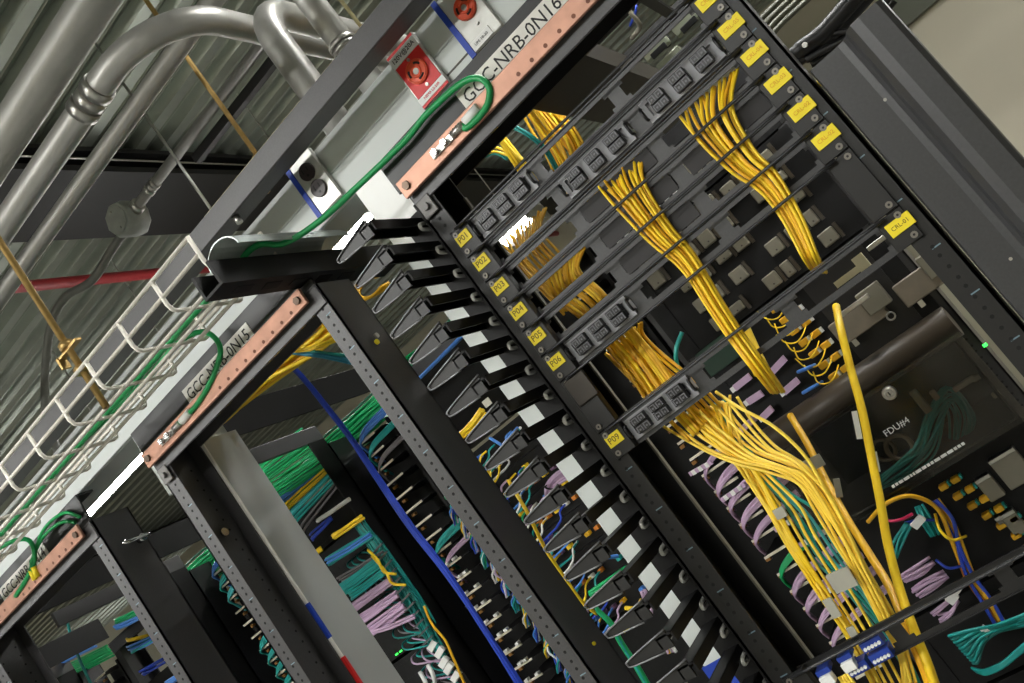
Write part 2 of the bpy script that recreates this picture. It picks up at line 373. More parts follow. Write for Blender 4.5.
# ---- white wire basket tray
bt=thing('basket_tray','white coated wire basket tray hung in front of the raceway carrying green ground wires','tray',(-1.6,1.05,.545))
XA,XB=-3.9,-.79; ya,yb=.98,1.132; zb,zt=.5445,.600; r=.0035
for yy,zz in ((ya,zt),(ya,.570),(ya+.035,zb-.004),(ya+.075,zb-.004),(yb-.035,zb-.004),(yb,.570),(yb,zt)):
    MB().cyl((XA,yy,zz),(XB,yy,zz),r,6).build('long_wire', WIREW, bt)
k=0; x=XB
while x>XA:
    pts=[(x,ya,zt+.002),(x,ya,zb+.012),(x,ya+.004,zb+.003),(x,ya+.012,zb),(x,yb-.012,zb),(x,yb-.004,zb+.003),(x,yb,zb+.012),(x,yb,zt+.002)]
    MB().tube(pts,r,6).build('cross_wire', WIREW, bt); x-=.1016; k+=1
# steel waterfall dropout and black support channel at the end of the tray
cc=thing('support_channel','black slotted steel channel propping the end of the wire basket over the black post','channel',(-.8,1.1,.5))
m=MB(); m.box(-.808,-.803,.955,1.40,.500,.540); m.box(-.803,-.765,.955,1.40,.500,.504); m.box(-.770,-.765,.955,1.40,.504,.540); m.build('channel', DEEP, cc)
for k in range(6): MB().box(-.795,-.778,.995+k*.062,1.03+k*.062,.4992,.5001).build('slot', HOLE, cc)
for k,(yy,rr) in enumerate(((1.0,.006),(1.03,.005),(1.06,.006),(1.10,.005))): MB().cyl((-.809,yy,.522),(-.817,yy,.522),rr,8).build('bolt', CHROME, cc)
dr=thing('dropout_plate','curved pale grey cable dropout plate arching over the black slotted channel','plate',(-.79,1.1,.54))
m=MB(); n=12; ya2,yb2=.99,1.25
o1=[(-.765+.036*math.cos(PI-PI*i/n),.541+.028*math.sin(PI*i/n)) for i in range(n+1)]; o2=[(-.765+.034*math.cos(PI-PI*i/n),.541+.026*math.sin(PI*i/n)) for i in range(n+1)]
poly=o1+o2[::-1]; N=len(poly)
vs=[(a,ya2,b) for a,b in poly]+[(a,yb2,b) for a,b in poly]; fs=[]
for i in range(N): j=(i+1)%N; fs.append((i,j,N+j,N+i))
for i in range(n): fs.append((i,i+1,N-2-i,N-1-i)); fs.append((N+i,N+N-1-i,N+N-2-i,N+i+1))
m._add(vs,fs,False); m.build('curved_plate', mat('pale_grey_plastic',(.72,.75,.74),.3,.1), dr)

# ---- green ground wires in the tray
cable([(-4.2,1.055,.5515),(-2.6,1.06,.5515),(-1.6,1.05,.5515),(-1.1,1.05,.5515),(-.88,1.05,.5515),(-.80,1.056,.556),(-.765,1.075,.560)]+px([(285,243,1.105),(321,220,1.125),(356,188,1.14),(403,143,1.145),(427,114,1.145),(459,85,1.143),(478,78,1.141),(489,87,1.139),(488,103,1.138),(479,117,1.138),(466,128,1.1385)])+[(-.412,1.139,.482)],.0048,GND,'green ground wire lying in the white basket and looping onto the nearest copper bar',None,'ground_wire','wire',8,10)
cable([(-1.36,1.052,.559),(-1.28,1.06,.5565),(-1.2,1.066,.553),(-1.10,1.075,.5515),(-1.02,1.095,.562),(-.985,1.12,.553),(-.99,1.135,.52),(-1.04,1.138,.4965),(-1.10,1.138,.4835),(-1.16,1.139,.4820)],.0046,GND,'green ground wire leaving the white basket in a loop onto the middle copper bar',None,'ground_wire','wire',8,10)
cable([(-4.2,1.075,.5515),(-2.4,1.078,.5515),(-1.9,1.075,.5515),(-1.72,1.09,.56),(-1.66,1.125,.545),(-1.68,1.136,.51),(-1.74,1.138,.4915),(-1.80,1.139,.4835)],.0046,GND,'green ground wire looping onto the far copper bar at bottom left',None,'ground_wire','wire',8,10)
for q,(dx,lb) in enumerate(((0,'upper'),(.02,'lower'))):
    cable([(-1.53-dx,1.156,.505),(-1.56-dx,1.152,.535-dx*.5),(-1.63-dx*.5,1.147,.54-dx*.5),(-1.69-dx*.3,1.138,.51),(-1.705-dx*.3,1.139,.4925)],.0034,GND,f'thin green jumper arching over the far copper bar end, {lb} of the pair',None,'ground_wire','wire',8,8)
for s,lab in ((0,'nearest'),(-PITCH,'middle')):
    x0=(-.416 if s==0 else -1.163)
    lg=thing('ground_lug',f'tinned two hole lug with white marker sleeve bolted to the {lab} copper bar','lug',(x0,1.14,.4805))
    m=MB(); m.cyl((x0+.003,1.1385,.4820),(x0-.02,1.1385,.4820),.0058,10); m.box(x0-.064,x0-.018,1.1375,1.1405,.4765,.4875,.001); 
    for k in range(4): m.ring((x0-.001-k*.0055,1.1385,.4820),(1,0,0),.0060,.0007,10,5)
    m.build('barrel', STEEL, lg)
    for k in range(2): MB().cyl((x0-.034-k*.02,1.1375,.4820),(x0-.034-k*.02,1.130,.4820),.0055,6).build('bolt', CHROME, lg)
    MB().cyl((x0+.007,1.1385,.4820),(x0+.036,1.138,.4833),.0068,10).build('marker_sleeve', WHT, lg)
yl=thing('crimp_lug','yellow insulated crimp lugs at the end of the thin green jumpers','lug',(-1.71,1.138,.4845))
m=MB()
for k in range(2): m.cyl((-1.703-k*.012,1.1385,.4985),(-1.707-k*.012,1.1385,.4765),.0058,8)
m.build('sleeve', TAG, yl)

# ================================================================== FRONT ROW OF RACKS
W=.515
def make_rack(name, label, x0, y0, m_rail, group, depth=.086, ztop=.485, tick=True, holes=True, zlo=-.75):
    x1=x0+W; y1=y0+depth
    t=thing(name,label,'rack',(x0+W/2,y0+depth/2,-H),group); mtop=RACK if y0<1.5 else m_rail
    for s in (0,1):
        m=MB(); a=x0 if s==0 else x1-.0035
        f0,f1=(x0,x0+.034) if s==0 else (x1-.034,x1)
        m.box(a,a+.0035,y0,y1,-H,ztop); m.box(f0,f1,y0,y0+.003,-H,ztop); m.box(f0,f1,y1-.003,y1,-H,ztop)
        m.m(1)
        xh=(x0+.019) if s==0 else (x1-.018)
        if holes:
            z=ztop-.038; k=0
            while z>zlo:
                m.cyl((xh,y0+.0003,z),(xh,y0-.0003,z),.0027,6)
                xi=x0+.0037 if s==0 else x1+.0002
                k+=1; z-=.0159 if k%3 else .0127
            if s==0:
                z=ztop-.05
                while z>zlo:
                    m.cyl((x0+.0034,y0+.022,z),(x0+.0038,y0+.022,z),.0025,6); m.cyl((x0+.0034,y0+.063,z),(x0+.0038,y0+.063,z),.0025,6); z-=.0222
        m.m(2)
        if tick:
            z=ztop-.05; k=0
            while z>zlo:
                m.box(xh-.002,xh+.009,y0-.0003,y0+.0002,z-.0008,z+.0008) if k%2==0 else None; z-=U/2*1.5; k+=1
        m.build('rail',[m_rail,HOLE,GLINT],t)
    m=MB(); m.box(x0+.002,x1-.002,y0-.004,y0,ztop-.036,ztop-.002,.001); m.box(x0+.002,x1-.002,y0-.004,y1,ztop-.002,ztop+.001)
    m.build('top_bar', mtop, t)
    m=MB(); m.box(x0+.036,x1-.036,y1-.004,y1,ztop-.022,ztop-.004); m.build('top_bar', m_rail, t)
    m=MB(); m.box(x0-.02,x1+.02,y0-.16,y0-.002,-H,-H+.006); m.box(x0-.02,x1+.02,y1+.002,y1+.16,-H,-H+.006); m.box(x0-.02,x1+.02,y0-.006,y0-.002,-H,-H+.09); m.box(x0-.02,x1+.02,y1+.002,y1+.006,-H,-H+.09); m.build('base', m_rail, t)
    return t
def header(t, x0, name):
    """black header angle with the name strip and the rack's corner bracket"""
    m=MB(); m.box(x0-.012,x0+W-.005,1.160,1.164,.487,.547,.001); m.box(x0-.012,x0+W-.005,1.164,1.20,.543,.547); m.build('header_bar', BLACK, t)
    np_=MB().box(x0+.153,x0+.355,1.1585,1.160,.496,.529).build('name_plate', mat('name_plate_white',(.86,.85,.82),.4), t)
    text('lettering', name, .029, INK, np_, (x0+.2535,1.1582,.5125), X, Z, .0002, 'CENTER', 1., .186)
    m=MB(); m.box(x0+.004,x0+.03,1.150,1.153,.425,.455,.001); m.cyl((x0+.017,1.150,.44),(x0+.017,1.144,.44),.006,6); m.build('corner_bracket', mat('bracket_grey',(.4,.39,.38),.45,.2), t)
racks=[]
info=[('black two post rack full of patch panels with yellow P tags, closest to the right','GCC-NRB-0N16',BLACK),
      ('dark grey two post rack behind the cable rings with a blue bundle running through it','GCC-NRB-0N15',RACK),
      ('dark grey two post rack beside the grey power pole with blue and red tape','GCC-NRB-0N14',RACK),
      ('dark grey two post rack cut by the bottom left corner of the picture','GCC-NRB-0N13',RACK)]
for k,(lb,nm,mm) in enumerate(info):
    x0=-.555-PITCH*k; t=make_rack('equipment_rack',lb,x0,DY,mm,None,zlo=-.75 if k<2 else -.3); header(t,x0,nm); racks.append(t)
for t_,xx,yy in ((racks[0],-.5213,1.2395),): MB().box(xx,xx+.0032,yy-.004,yy+.0036,-H,.44).build('edge_strip', mat('pale_edge_strip',(.52,.51,.46),.45), t_)  # paler strip along the left rail's rear flange edge
# bolts on the black sides of the rear posts
for x,y,z,nm in ((-.7695,1.19,.357,'yellow'),(-.7695,1.20,.368,'silver')):
    MB().cyl((x,y,z),(x+.004,y,z),.0045,10).build('bolt', TAG if nm=='yellow' else STEEL, racks[1])
MB().cyl((-.7695,1.195,-.21),(-.766,1.195,-.21),.003,10).build('bolt', TAG, racks[1])
MB().cyl((-1.2815,1.20,.30),(-1.277,1.20,.30),.008,12).build('bolt', CHROME, racks[1])
m=MB(); m.tube(smooth([(-1.502,1.19,.42),(-1.494,1.18,.414),(-1.486,1.20,.41),(-1.482,1.23,.408)],4),.004,8); m.cyl((-1.504,1.22,.41),(-1.49,1.22,.41),.008,8); m.build('hook', CHROME, racks[2])

# ---- copper ground bars
for k,lb in enumerate(('copper ground bar at the upper right, under the plate lettered 0N16','copper ground bar on the rack with the long blue cable bundle','copper ground bar at the lower left with yellow crimp lugs')):
    x0=-.553-PITCH*k
    g=thing('ground_bar',lb,'ground bar',(x0+.25,1.142,.462))
    m=MB(); m.box(x0,x0+.49,1.1405,1.147,.4665,.4955,.0012); m.m(1)
    xx=x0+.245
    while xx<x0+.455:
        m.cyl((xx,1.1407,.4745 if int((xx-x0)*1000)%2 else .4745),(xx,1.1402,.4745),.0032,10); xx+=.026
    if k:
        for q in (.07,.10,.14,.165): m.cyl((x0+q,1.1407,.480),(x0+q,1.1402,.480),.003,10)
    m.build('bar',[COPPER,mat('drilled_hole',(.42,.24,.16),.6)],g)
    for xx in (x0+.014,x0+.476):
        MB().cyl((xx,1.1405,.481),(xx,1.1365,.481),.0068,6).build('bolt', mat('dull_bolt',(.45,.38,.33),.45,.6), g)
        MB().cyl((xx,1.147,.478),(xx,1.153,.478),.009,12).build('standoff', mat('standoff_red',(.3,.12,.1),.5), g)

# ---- vertical power poles in the gaps between racks
p=thing('power_pole','light grey power pole behind the black cable rings','power pole',(-.60,1.295,-H))
MB().box(-.672,-.562,1.250,1.338,-H,.584,.002).build('pole_body', GREYP, p)
MB().box(-.668,-.564,1.2465,1.2505,-H,.584,.001).build('cover', GREYP, p)
MB().box(-.673,-.561,1.2452,1.2512,-.385,-.33).build('tape_band', BLUT, p)
MB().box(-.671,-.563,1.2455,1.2505,.435,.584,.001).build('lit_pole_top', mat('painted_light_white',(.98,.98,.97),.35,var=.01), p)  # whiter pole top: the stronger light up there is put into the colour
p=thing('power_pole','grey power pole with blue and red tape bands on its front edge','power pole',(-1.28,1.295,-H))
MB().box(-1.300,-1.2535,1.2485,1.342,-H,.474,.001).build('pole_body', POLEP, p)
MB().box(-1.298,-1.2500,1.2445,1.2488,-H,.474,.001).build('cover', mat('white_edge_cover',(.93,.92,.89),.4), p)
for z0,z1,c in ((.034,.108,BLUT),(-.09,-.007,REDL)): MB().box(-1.3,-1.2494,1.2440,1.2500,z0,z1).build('tape_band', c, p)
o=MB().box(-1.405,-1.27,1.250,1.338,.44,.584,.002).build('junction_housing', GREYP); tag(o,'light grey junction housing under the raceway left of the grey pole','box')

# ---- vertical cable manager with ring fingers, left of the nearest rack
vm=thing('cable_manager','black vertical cable manager with a ladder of ring fingers beside the P tagged rack','cable manager',(-.58,1.19,-H))
m=MB(); m.box(-.606,-.556,1.186,1.190,-H,.46); m.box(-.560,-.556,1.16,1.24,-H,.46)
m.build('spine', DEEP, vm)
NF=20
for k in range(NF):
    z=.445-k*U
    fg=MB()
    # arm: a shallow trough running forward, then the flared end
    fg.box(-.597,-.572,1.05,1.19,z-.0015,z+.0015); fg.box(-.574,-.5715,1.05,1.19,z-.0135,z+.0015); fg.box(-.5975,-.595,1.05,1.19,z-.0135,z+.0015)
    f=fg.build('finger', DEEP, vm)
    e=MB(); xr,xl=-.580,-.652; hr,hl=.0125,.0045; zt_=z+.002; 
    zc1=z-.005; zc2=z-.0075
    poly=[(xr,1.05,zc1+hr),(xr,1.05,zc1-hr),(xl+.004,1.05,zc2-hl),(xl,1.05,zc2),(xl+.004,1.05,zc2+hl)]
    e.prism(poly,(0,.004,0))
    e.build('flared_end', mat('finger_face',(.10,.098,.10),.45), f)
    rim=MB(); pts=[(xr+.003,1.048,zc1+hr),(xl+.008,1.048,zc2+hl+.0005),(xl+.001,1.048,zc2),(xl+.008,1.048,zc2-hl-.0005),(xr-.014,1.048,zc1-hr)]
    rim.tube(smooth(pts,4),.0012,6)
    rim.build('rim', mat('finger_rim',(.50,.50,.51),.32,.4), f)
    kn=MB(); kn.tube(smooth([(-.569,1.186,z-.011),(-.5695,1.164,z-.012),(-.570,1.159,z-.0155),(-.571,1.163,z-.020),(-.5715,1.186,z-.021)],4),.0030,8); kn.build('latch_knob', mat('zinc_knob',(.97,.96,.94),.25,.2), vm)
o=MB().box(-.596,-.584,1.046,1.0475,.144,.154).build('paper_tag', TAPE, vm)

# ================================================================== PATCH PANELS OF THE NEAREST RACK
XL,XR=-.537,-.056
SL=((-.504,-.385),(-.367,-.240),(-.220,-.091))
def face(m, z0, z1, cuts, y=1.166):
    """recessed face with notched openings"""
    xs=[XL+.026]
    hh=.0135; zc=(z0+z1)/2
    prev=XL+.022
    for a,b in sorted(cuts):
        m.box(prev,a,y,y+.0015,z0,z1)
        m.box(a,b,y,y+.0015,zc+hh,z1); m.box(a,b,y,y+.0015,z0,zc-hh)
        for (u,v) in ((a,a+.006),(b-.006,b)):
            m.box(u,v,y,y+.0015,zc+hh-.005,zc+hh); m.box(u,v,y,y+.0015,zc-hh,zc-hh+.005)
        prev=b
    m.box(prev,XR-.022,y,y+.0015,z0,z1)
def panel(zc, label, tagL, tagR, cass=(), blank=(), holes=(), double=1, plain=()):
    t=thing('fibre_patch_panel',label,'patch panel',(-.2985,1.16,zc-U/2))
    h=U*double; z0,z1=zc-h/2+.0006,zc+h/2-.0006
    if double==2: z0=zc-U*1.5+.0006; z1=zc+U/2-.0006
    m=MB()
    if double==1: face(m,z0,z1,[SL[i] for i in list(cass)+list(blank)+list(holes)])
    m.box(XL+.024,XR-.024,1.163,1.1675,z1-.0014,z1); m.box(XL+.024,XR-.024,1.163,1.1675,z0,z0+.0014)
    m.build('face_plate', SATIN, t)
    for zz in (z1-.0018,):
        b=MB(); b.tube(smooth([(XL+.022,1.1525,zz),(XL+.034,1.1495,zz),(XL+.044,1.1440,zz),(XR-.05,1.1440,zz),(XR-.038,1.1495,zz),(XR-.024,1.1525,zz)],4),.0021,8); b.build('lacing_bar', BAR, t)
    for s,(a,b_) in enumerate(((XL,XL+.034),(XR-.034,XR))):
        e=MB(); e.box(a,b_,1.1525,1.1565,z0,z1,.0008); e.box(a+(.03 if s==0 else 0),a+(.034 if s==0 else .004),1.1565,1.167,z0,z1); e.build('ear', BLACK, t)
        for zz in (z0+.007,z1-.007):
            xx=XL+.008 if s==0 else XR-.008
            q=MB(); q.cyl((xx,1.1525,zz),(xx,1.1500,zz),.0042,10); q.m(1); q.cyl((xx,1.1501,zz),(xx,1.1497,zz),.0016,6); q.build('screw',[SCRW,INK],t)
    for s,tx in ((0,tagL),(1,tagR)):
        if not tx: continue
        xc=-.5215 if s==0 else -.0685
        w=.0125 if s==0 else .0155
        zt_=zc+.004 if s==0 else zc+.004
        tg=MB().box(xc-w,xc+w,1.1505,1.1526,zt_-.0085,zt_+.0085,.0004).build('port_tag', TAG, t)
        text('lettering',tx,.0125 if s==0 else .0072,mat('brown_ink',(.45,.33,.05),.6) if s==0 or zc<.05 else mat('glare_pale_ink',(.93,.68,.1),.6),tg,(xc,1.1502,zt_),X,Z,.0001)  # upper right lettering: overexposure put into the colour as paler ink
    for i in cass:
        a,b_=SL[i]; c=MB(); zz=zc
        y=1.162
        c.box(a+.004,b_-.004,y,y+.006,zz+.0095,zz+.0155); c.box(a+.004,b_-.004,y,y+.006,zz-.0155,zz-.0095); c.box(a+.004,a+.011,y,y+.006,zz-.0095,zz+.0095); c.box(b_-.011,b_-.004,y,y+.006,zz-.0095,zz+.0095)
        wi=(b_-a-.022)/3
        for q in range(2): c.box(a+.011+wi*(q+1)-.005,a+.011+wi*(q+1)+.005,y,y+.006,zz-.0095,zz+.0095)
        c.box(a+.006,b_-.006,y+.006,y+.02,zz-.0155,zz+.0155)
        cs=c.build('adapter_cassette', CASS, t)
        for q in (0,1):
            l=MB(); xx=(a+.003,b_-.003)[q]; l.tube(smooth([(xx,1.1635,zz+.008),(xx,1.1555,zz+.008),(xx,1.1535,zz),(xx,1.1555,zz-.008),(xx,1.1635,zz-.008)],3),.0022,6); l.build('latch', ADAP, cs)
        for q in range(3):
            for w_ in (0,1):
                xc=a+.011+wi*(q+.5); zz2=zz+(.0062 if w_==0 else -.0062)
                ad=MB(); ad.box(xc-.0115,xc+.0115,1.1535,1.1655,zz2-.0056,zz2+.0056,.0006)
                ad.box(xc-.0125,xc+.0125,1.1630,1.1655,zz2-.006,zz2+.006); ad.m(1)
                for u in (-.0057,.0057):
                    ad.box(xc+u-.0045,xc+u-.003,1.1527,1.1545,zz2-.004,zz2+.0035); ad.box(xc+u+.003,xc+u+.0045,1.1527,1.1545,zz2-.004,zz2+.0035); ad.box(xc+u-.0045,xc+u+.0045,1.1527,1.1545,zz2+.003,zz2+.0042); ad.cyl((xc+u,1.1535,zz2-.001),(xc+u,1.1520,zz2-.001),.0015,8)
                ad.build('adapter',[ADAP,ADAPF],cs)
    for i in blank:
        a,b_=SL[i]; MB().box(a+.002,b_-.002,1.1645,1.1660,zc-.0125,zc+.0125).build('blank_cover', BLNK, t)
    return t
P0=.364
zP=lambda n: P0-U*(n-1)
panel(zP(1),'topmost fibre patch panel tagged P01 with one adapter cassette at its left','P01','CRL-06',(0,),(),(1,2))
panel(zP(2),'second fibre patch panel tagged P02 with two cassettes in the middle and right','P02','CRL-05',(1,2),(),(0,))
panel(zP(3),'third fibre patch panel tagged P03, yellow fibres leaving its two openings','P03','CRL-04',(),(1,),(0,2))
panel(zP(4),'fourth fibre patch panel tagged P04 with dark blanks under yellow fibres','P04','CRL-03',(),(1,2),(0,))
panel(zP(5),'fifth fibre patch panel tagged P05 with a tall yellow fan in its left opening','P05','CRL-02',(),(1,),(0,2))
panel(zP(6),'sixth fibre patch panel tagged P06 with a cassette at left and open windows','P06','CRL-02',(0,),(),(1,2))
panel(zP(7),'open two unit panel frame without yellow tags between P06 and P09',None,None,(),(),(),2)
panel(zP(9),'fibre patch panel tagged P09, lowest tagged panel, with a cassette at left','P09','CRL-01',(0,),(),(1,2))
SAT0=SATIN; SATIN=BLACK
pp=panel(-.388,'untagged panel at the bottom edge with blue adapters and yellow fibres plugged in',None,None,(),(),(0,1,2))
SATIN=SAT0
for q,(xc,zc) in enumerate(((-.442,-.398),(-.408,-.380),(-.408,-.398))):
    a=MB(); a.box(xc-.0145,xc+.0145,1.1500,1.1700,zc-.0068,zc+.0068,.0006); a.m(1)
    for u in range(5): a.cyl((xc-.010+u*.005,1.1502,zc-.0015),(xc-.010+u*.005,1.1470,zc-.0015),.0022,8)
    a.build('adapter',[BLUA,WHT],pp)
for q,(xc,zc) in enumerate(((-.482,-.386),(-.447,-.383))):
    a=MB(); a.box(xc-.010,xc+.010,1.1480,1.1700,zc+.001,zc+.008,.0006); a.m(1); a.box(xc-.009,xc+.009,1.1420,1.1550,zc-.012,zc+.001,.001); a.build('adapter',[BLUA,WHT],pp)
# small bronze plate left of the open frame
o=MB().box(-.532,-.497,1.1475,1.1495,.075,.115,.001).build('bracket_plate', mat('bronze_plate',(.24,.22,.20),.4,.3)); tag(o,'small bronze bracket plate at the left end of the open frame under P06','bracket')

# ---- tall closed cable duct right of the nearest rack
dc=thing('cable_duct','tall black cable duct with a rounded ridge at the right of the tagged panels','cable duct',(.02,1.15,-H))
prof=[(-.036,1.157),(-.034,1.150),(.004,1.150),(.012,1.146),(.017,1.136),(.020,1.118),(.027,1.106),(.038,1.102),(.060,1.102),(.066,1.106),(.068,1.115),(.068,1.25),(-.036,1.25)]
m=MB(); m.prism([(a,b,-H) for a,b in prof],(0,0,.218+H)); m.build('door', SATIN, dc)
for xx,zz in ((.005,.135),(-.005,-.09)): MB().cyl((xx,1.150,zz),(xx,1.1475,zz),.0020,8).build('rivet', STEEL, dc)
# curved runway drop bracket above the duct
bk=thing('runway_bracket','black curved cable runway bracket rising behind the top of the black cable duct','bracket',(.02,1.3,.2))
for y in (1.42,1.47):
    MB().tube(smooth([at(a,b,1.42)+Vector((0,y-1.42,0)) for a,b in ((788,58),(803,48),(822,34),(842,12),(872,-22))],5),[.011]*4+[.0135]*17,8).build('rail', BLACK, bk)
    MB().tube(smooth([at(a,b,1.42)+Vector((0,y-1.42,0)) for a,b in ((806,60),(820,52),(840,42),(862,28),(892,-6))],5),.0055,8).build('brace', BLACK, bk)
    MB().tube(smooth([at(a,b,1.42)+Vector((0,y-1.42,0)) for a,b in ((814,42),(832,34),(852,30),(868,22))],5),.0045,8).build('brace', BLACK, bk)
a_=at(830,24,1.42); MB().cyl((a_.x,1.42,a_.z),(a_.x,1.47,a_.z),.006,8).build('rung', BLACK, bk)
a_=at(805,45,1.405); MB().cyl((a_.x,1.408,a_.z),(a_.x,1.402,a_.z),.004,8).build('bolt', STEEL, bk)
for i in range(4):
    cable(px([(738+i*7,62-i*2,1.9),(752+i*8,30,1.9),(776+i*9,4,1.92),(812+i*9,-30,1.95)]),.006,mat('olive_grey_jacket',(.36,.36,.31),.5),'olive grey cable curving down behind the right rail of the tagged rack','olive cables behind the right rail','power_cable')
cable([(-.03,1.262,.21),(-.045,1.262,.222),(-.06,1.262,.216),(-.07,1.262,.19)],.004,YEL,'short yellow cable loop poking up beside the top of the black cable duct')

# ================================================================== REAR ROW OF RACKS (about 0.85 m behind the first)
Y2=2.0
RW=[-.660-PITCH*k for k in range(5)]
rlab=['black rear rack directly behind the tagged panels','black rear rack behind the black cable rings','black rear rack behind the grey power pole','black rear rack behind the far left racks','black rear rack at the far end of the row']
rear=[]
for k in range(5):
    t=make_rack('equipment_rack',rlab[k],RW[k],Y2,BAR,None,.086,.485,False,k<2,-.6)
    rear.append(t)
def rung_manager(x0, label, n=26):
    t=thing('cable_manager',label,'cable manager',(x0+.06,Y2+.05,-H))
    m=MB(); m.box(x0-.105,x0+.108,Y2+.10,Y2+.104,-H,.43); m.box(x0+.098,x0+.108,Y2+.0,Y2+.10,-H,.43); m.build('spine', DEEP, t)
    for k in range(n):
        z=.415-k*U; f=MB(); f.box(x0,x0+.098,Y2-.03,Y2+.10,z-.001,z+.001); f.m(1); f.box(x0+.002,x0+.068,Y2-.034,Y2-.030,z-.003,z+.003,.0008); f.m(2); f.box(x0-.012,x0+.001,Y2+.0,Y2+.012,z-.016,z-.008,.001); f.build('finger',[DEEP,mat('cream_finger_edge',(.88,.85,.78),.4),mat('amber_tip',(.6,.42,.18),.5)],t)
    return t
rung_manager(-.775,'rear cable manager with cream rungs and lavender cables, left of the smoked enclosure')
rung_manager(-1.51,'rear cable manager with white tipped rungs beside the blue bundle')
rung_manager(-2.245,'rear cable manager with white rungs and teal plugs at lower left')
rung_manager(-2.98,'rear cable manager farthest to the left in the row',14)
# cross members tying the two rows together
for k in range(4):
    x=-1.37-PITCH*k+ (PITCH if False else 0)
    o=MB().box(x-.004,x,1.245,2.0,.502,.578,.001).build('cross_tie', DEEP); tag(o,['black cross tie running back above the green bundle behind the grey rack post','black cross tie running back over the far left rack near the pole','black cross tie at the bottom left corner of the picture','black cross tie farthest along the row'][k],'beam')
for k in range(3):
    x=-1.617-PITCH*k; t=thing('side_frame',['grey edged black side frame standing right behind the top of the grey power pole','grey edged black side frame at lower left beside the row of white rungs','black side frame at the far left of the row'][k],'frame',(x,1.8,.43))
    MB().box(x-.012,x,1.55,2.0,.505,.548,.001).build('rail', RACK, t)
    m=MB(); m.box(x-.004,x,1.93,2.0,-.9,.505,.001); m.build('upright', DEEP, t)

def dev(x0, z1, nU, label, cat='network device', name='rack_device', yb=.35, m=DEEP, yf=0., rack=0):
    t=thing(name,label,cat,(x0+.2575,Y2,z1-nU*U))
    xa=x0+.020; xb=x0+W-.020; za=z1-nU*U+.0008; zb=z1-.0008
    b=MB(); b.box(xa+.016,xb-.016,Y2-yf,Y2+yb,za,zb); b.build('body', m, t)
    for a,b_ in ((x0+.016,x0+.055),(x0+W-.055,x0+W-.016)):
        MB().box(a,b_,Y2-yf-.003,Y2-yf,za,zb).build('ear', m, t)
    return t
def plug(m,x,z,y,s=.0055,L=.018): m.box(x-s,x+s,y-L,y,z-s*.8,z+s*.8,.001)
# ---- rack behind the tagged panels
x0=RW[0]
d=dev(x0,.42,2,'yellow fibre splice shelf just under the top of the rear rack','fibre shelf','fibre_shelf')
for k in range(16):
    m=MB(); m.box(x0+.06+k*.024,x0+.072+k*.024,Y2-.016,Y2,.345,.41,.001); m.build('connector', WHT if k<8 else GPLT, d)  # left half whiter: the light on that side is put into the colour
d=dev(x0,.328,6,'dark chassis full of warm grey module plates seen through the open windows','module chassis','module_chassis',.3)
random.seed(17)
for r_ in range(5):
    for c_ in range(8):
        if random.random()<.18: continue
        xx=x0+.062+c_*.049+random.uniform(-.003,.003); zz=.302-r_*.0533; w_=random.choice((.022,.034,.036)); h_=random.choice((.011,.016,.017))
        m=MB(); m.box(xx,xx+w_,Y2-.012,Y2-.001,zz-h_,zz+h_,.0025); m.m(1); m.box(xx+w_+.002,xx+w_+.010,Y2-.007,Y2-.001,zz-.018,zz+.018); m.m(2); m.cyl((xx+w_*.5,Y2-.0122,zz-h_*.5),(xx+w_*.5,Y2-.0132,zz-h_*.5),.002,8)
        m.build('module',[GPLT,BRN,BRN],d)
d=dev(x0,.055,5,'black chassis with rows of yellow fibre boots and two pale grey power modules','line card chassis','line_card_chassis',.3)
for r_ in range(7):
    z=.038-r_*.031
    for c_ in range(2):
        m=MB(); xx=-.425+c_*.030+r_*.001; m.box(xx,xx+.020,Y2-.02,Y2-.001,z-.007,z+.007,.002); m.m(1); m.box(xx+.021,xx+.026,Y2-.016,Y2-.001,z-.006,z+.006); m.build('fibre_boot',[YELD,WHT],d)
MB().box(-.345,-.20,Y2-.004,Y2,-.155,.05).build('card_face', PCB if False else BLACK, d)
for q,(a,b) in enumerate((((836,338),(878,300)),((898,296),(940,268)))):
    p1=at(*a,Y2-.03); p2=at(*b,Y2-.03); zc=(p1.z+p2.z)/2
    m=MB(); m.box(p1.x,p2.x,Y2-.03,Y2,zc-.03,zc+.022,.002); m.m(1); m.box(p1.x+(p2.x-p1.x)*.72,p2.x+.02,Y2-.033,Y2-.001,zc-.012,zc+.040,.002); m.m(2); m.ring((p2.x,Y2-.035,zc-.034),(0,1,0),.008,.002,14,6); m.box(p1.x+.02,p1.x+.03,Y2-.034,Y2-.028,zc-.044,zc-.03)
    m.build('power_module',[mat('taupe_plate',(.50,.46,.40),.45),GPLT,STEEL],d)
o=[]
for q,(pa,pb) in enumerate((((838,318),(868,295)),((868,250),(898,228)))):
    p1=at(*pa,1.9); p2=at(*pb,1.9); o=MB().box(p1.x,p2.x,1.895,1.91,p1.z-.004,p1.z+.006,.001).build('ejector_bar', STEEL); tag(o,('slim steel ejector lever above the left grey power module','slim steel ejector lever left of the CRL tag')[q],'lever')
m=MB(); p1=at(850,275,1.7); m.obox(p1,(.030,0,.0),(0,.004,0),(0,0,.006)); m.obox(p1+Vector((.028,0,.006)),(.010,0,0),(0,.006,0),(0,0,.014)); tag(m.build('plastic_clip', mat('cream_clip',(.78,.75,.62),.4)),'cream plastic clip dangling just left of the CRL tag','clip')

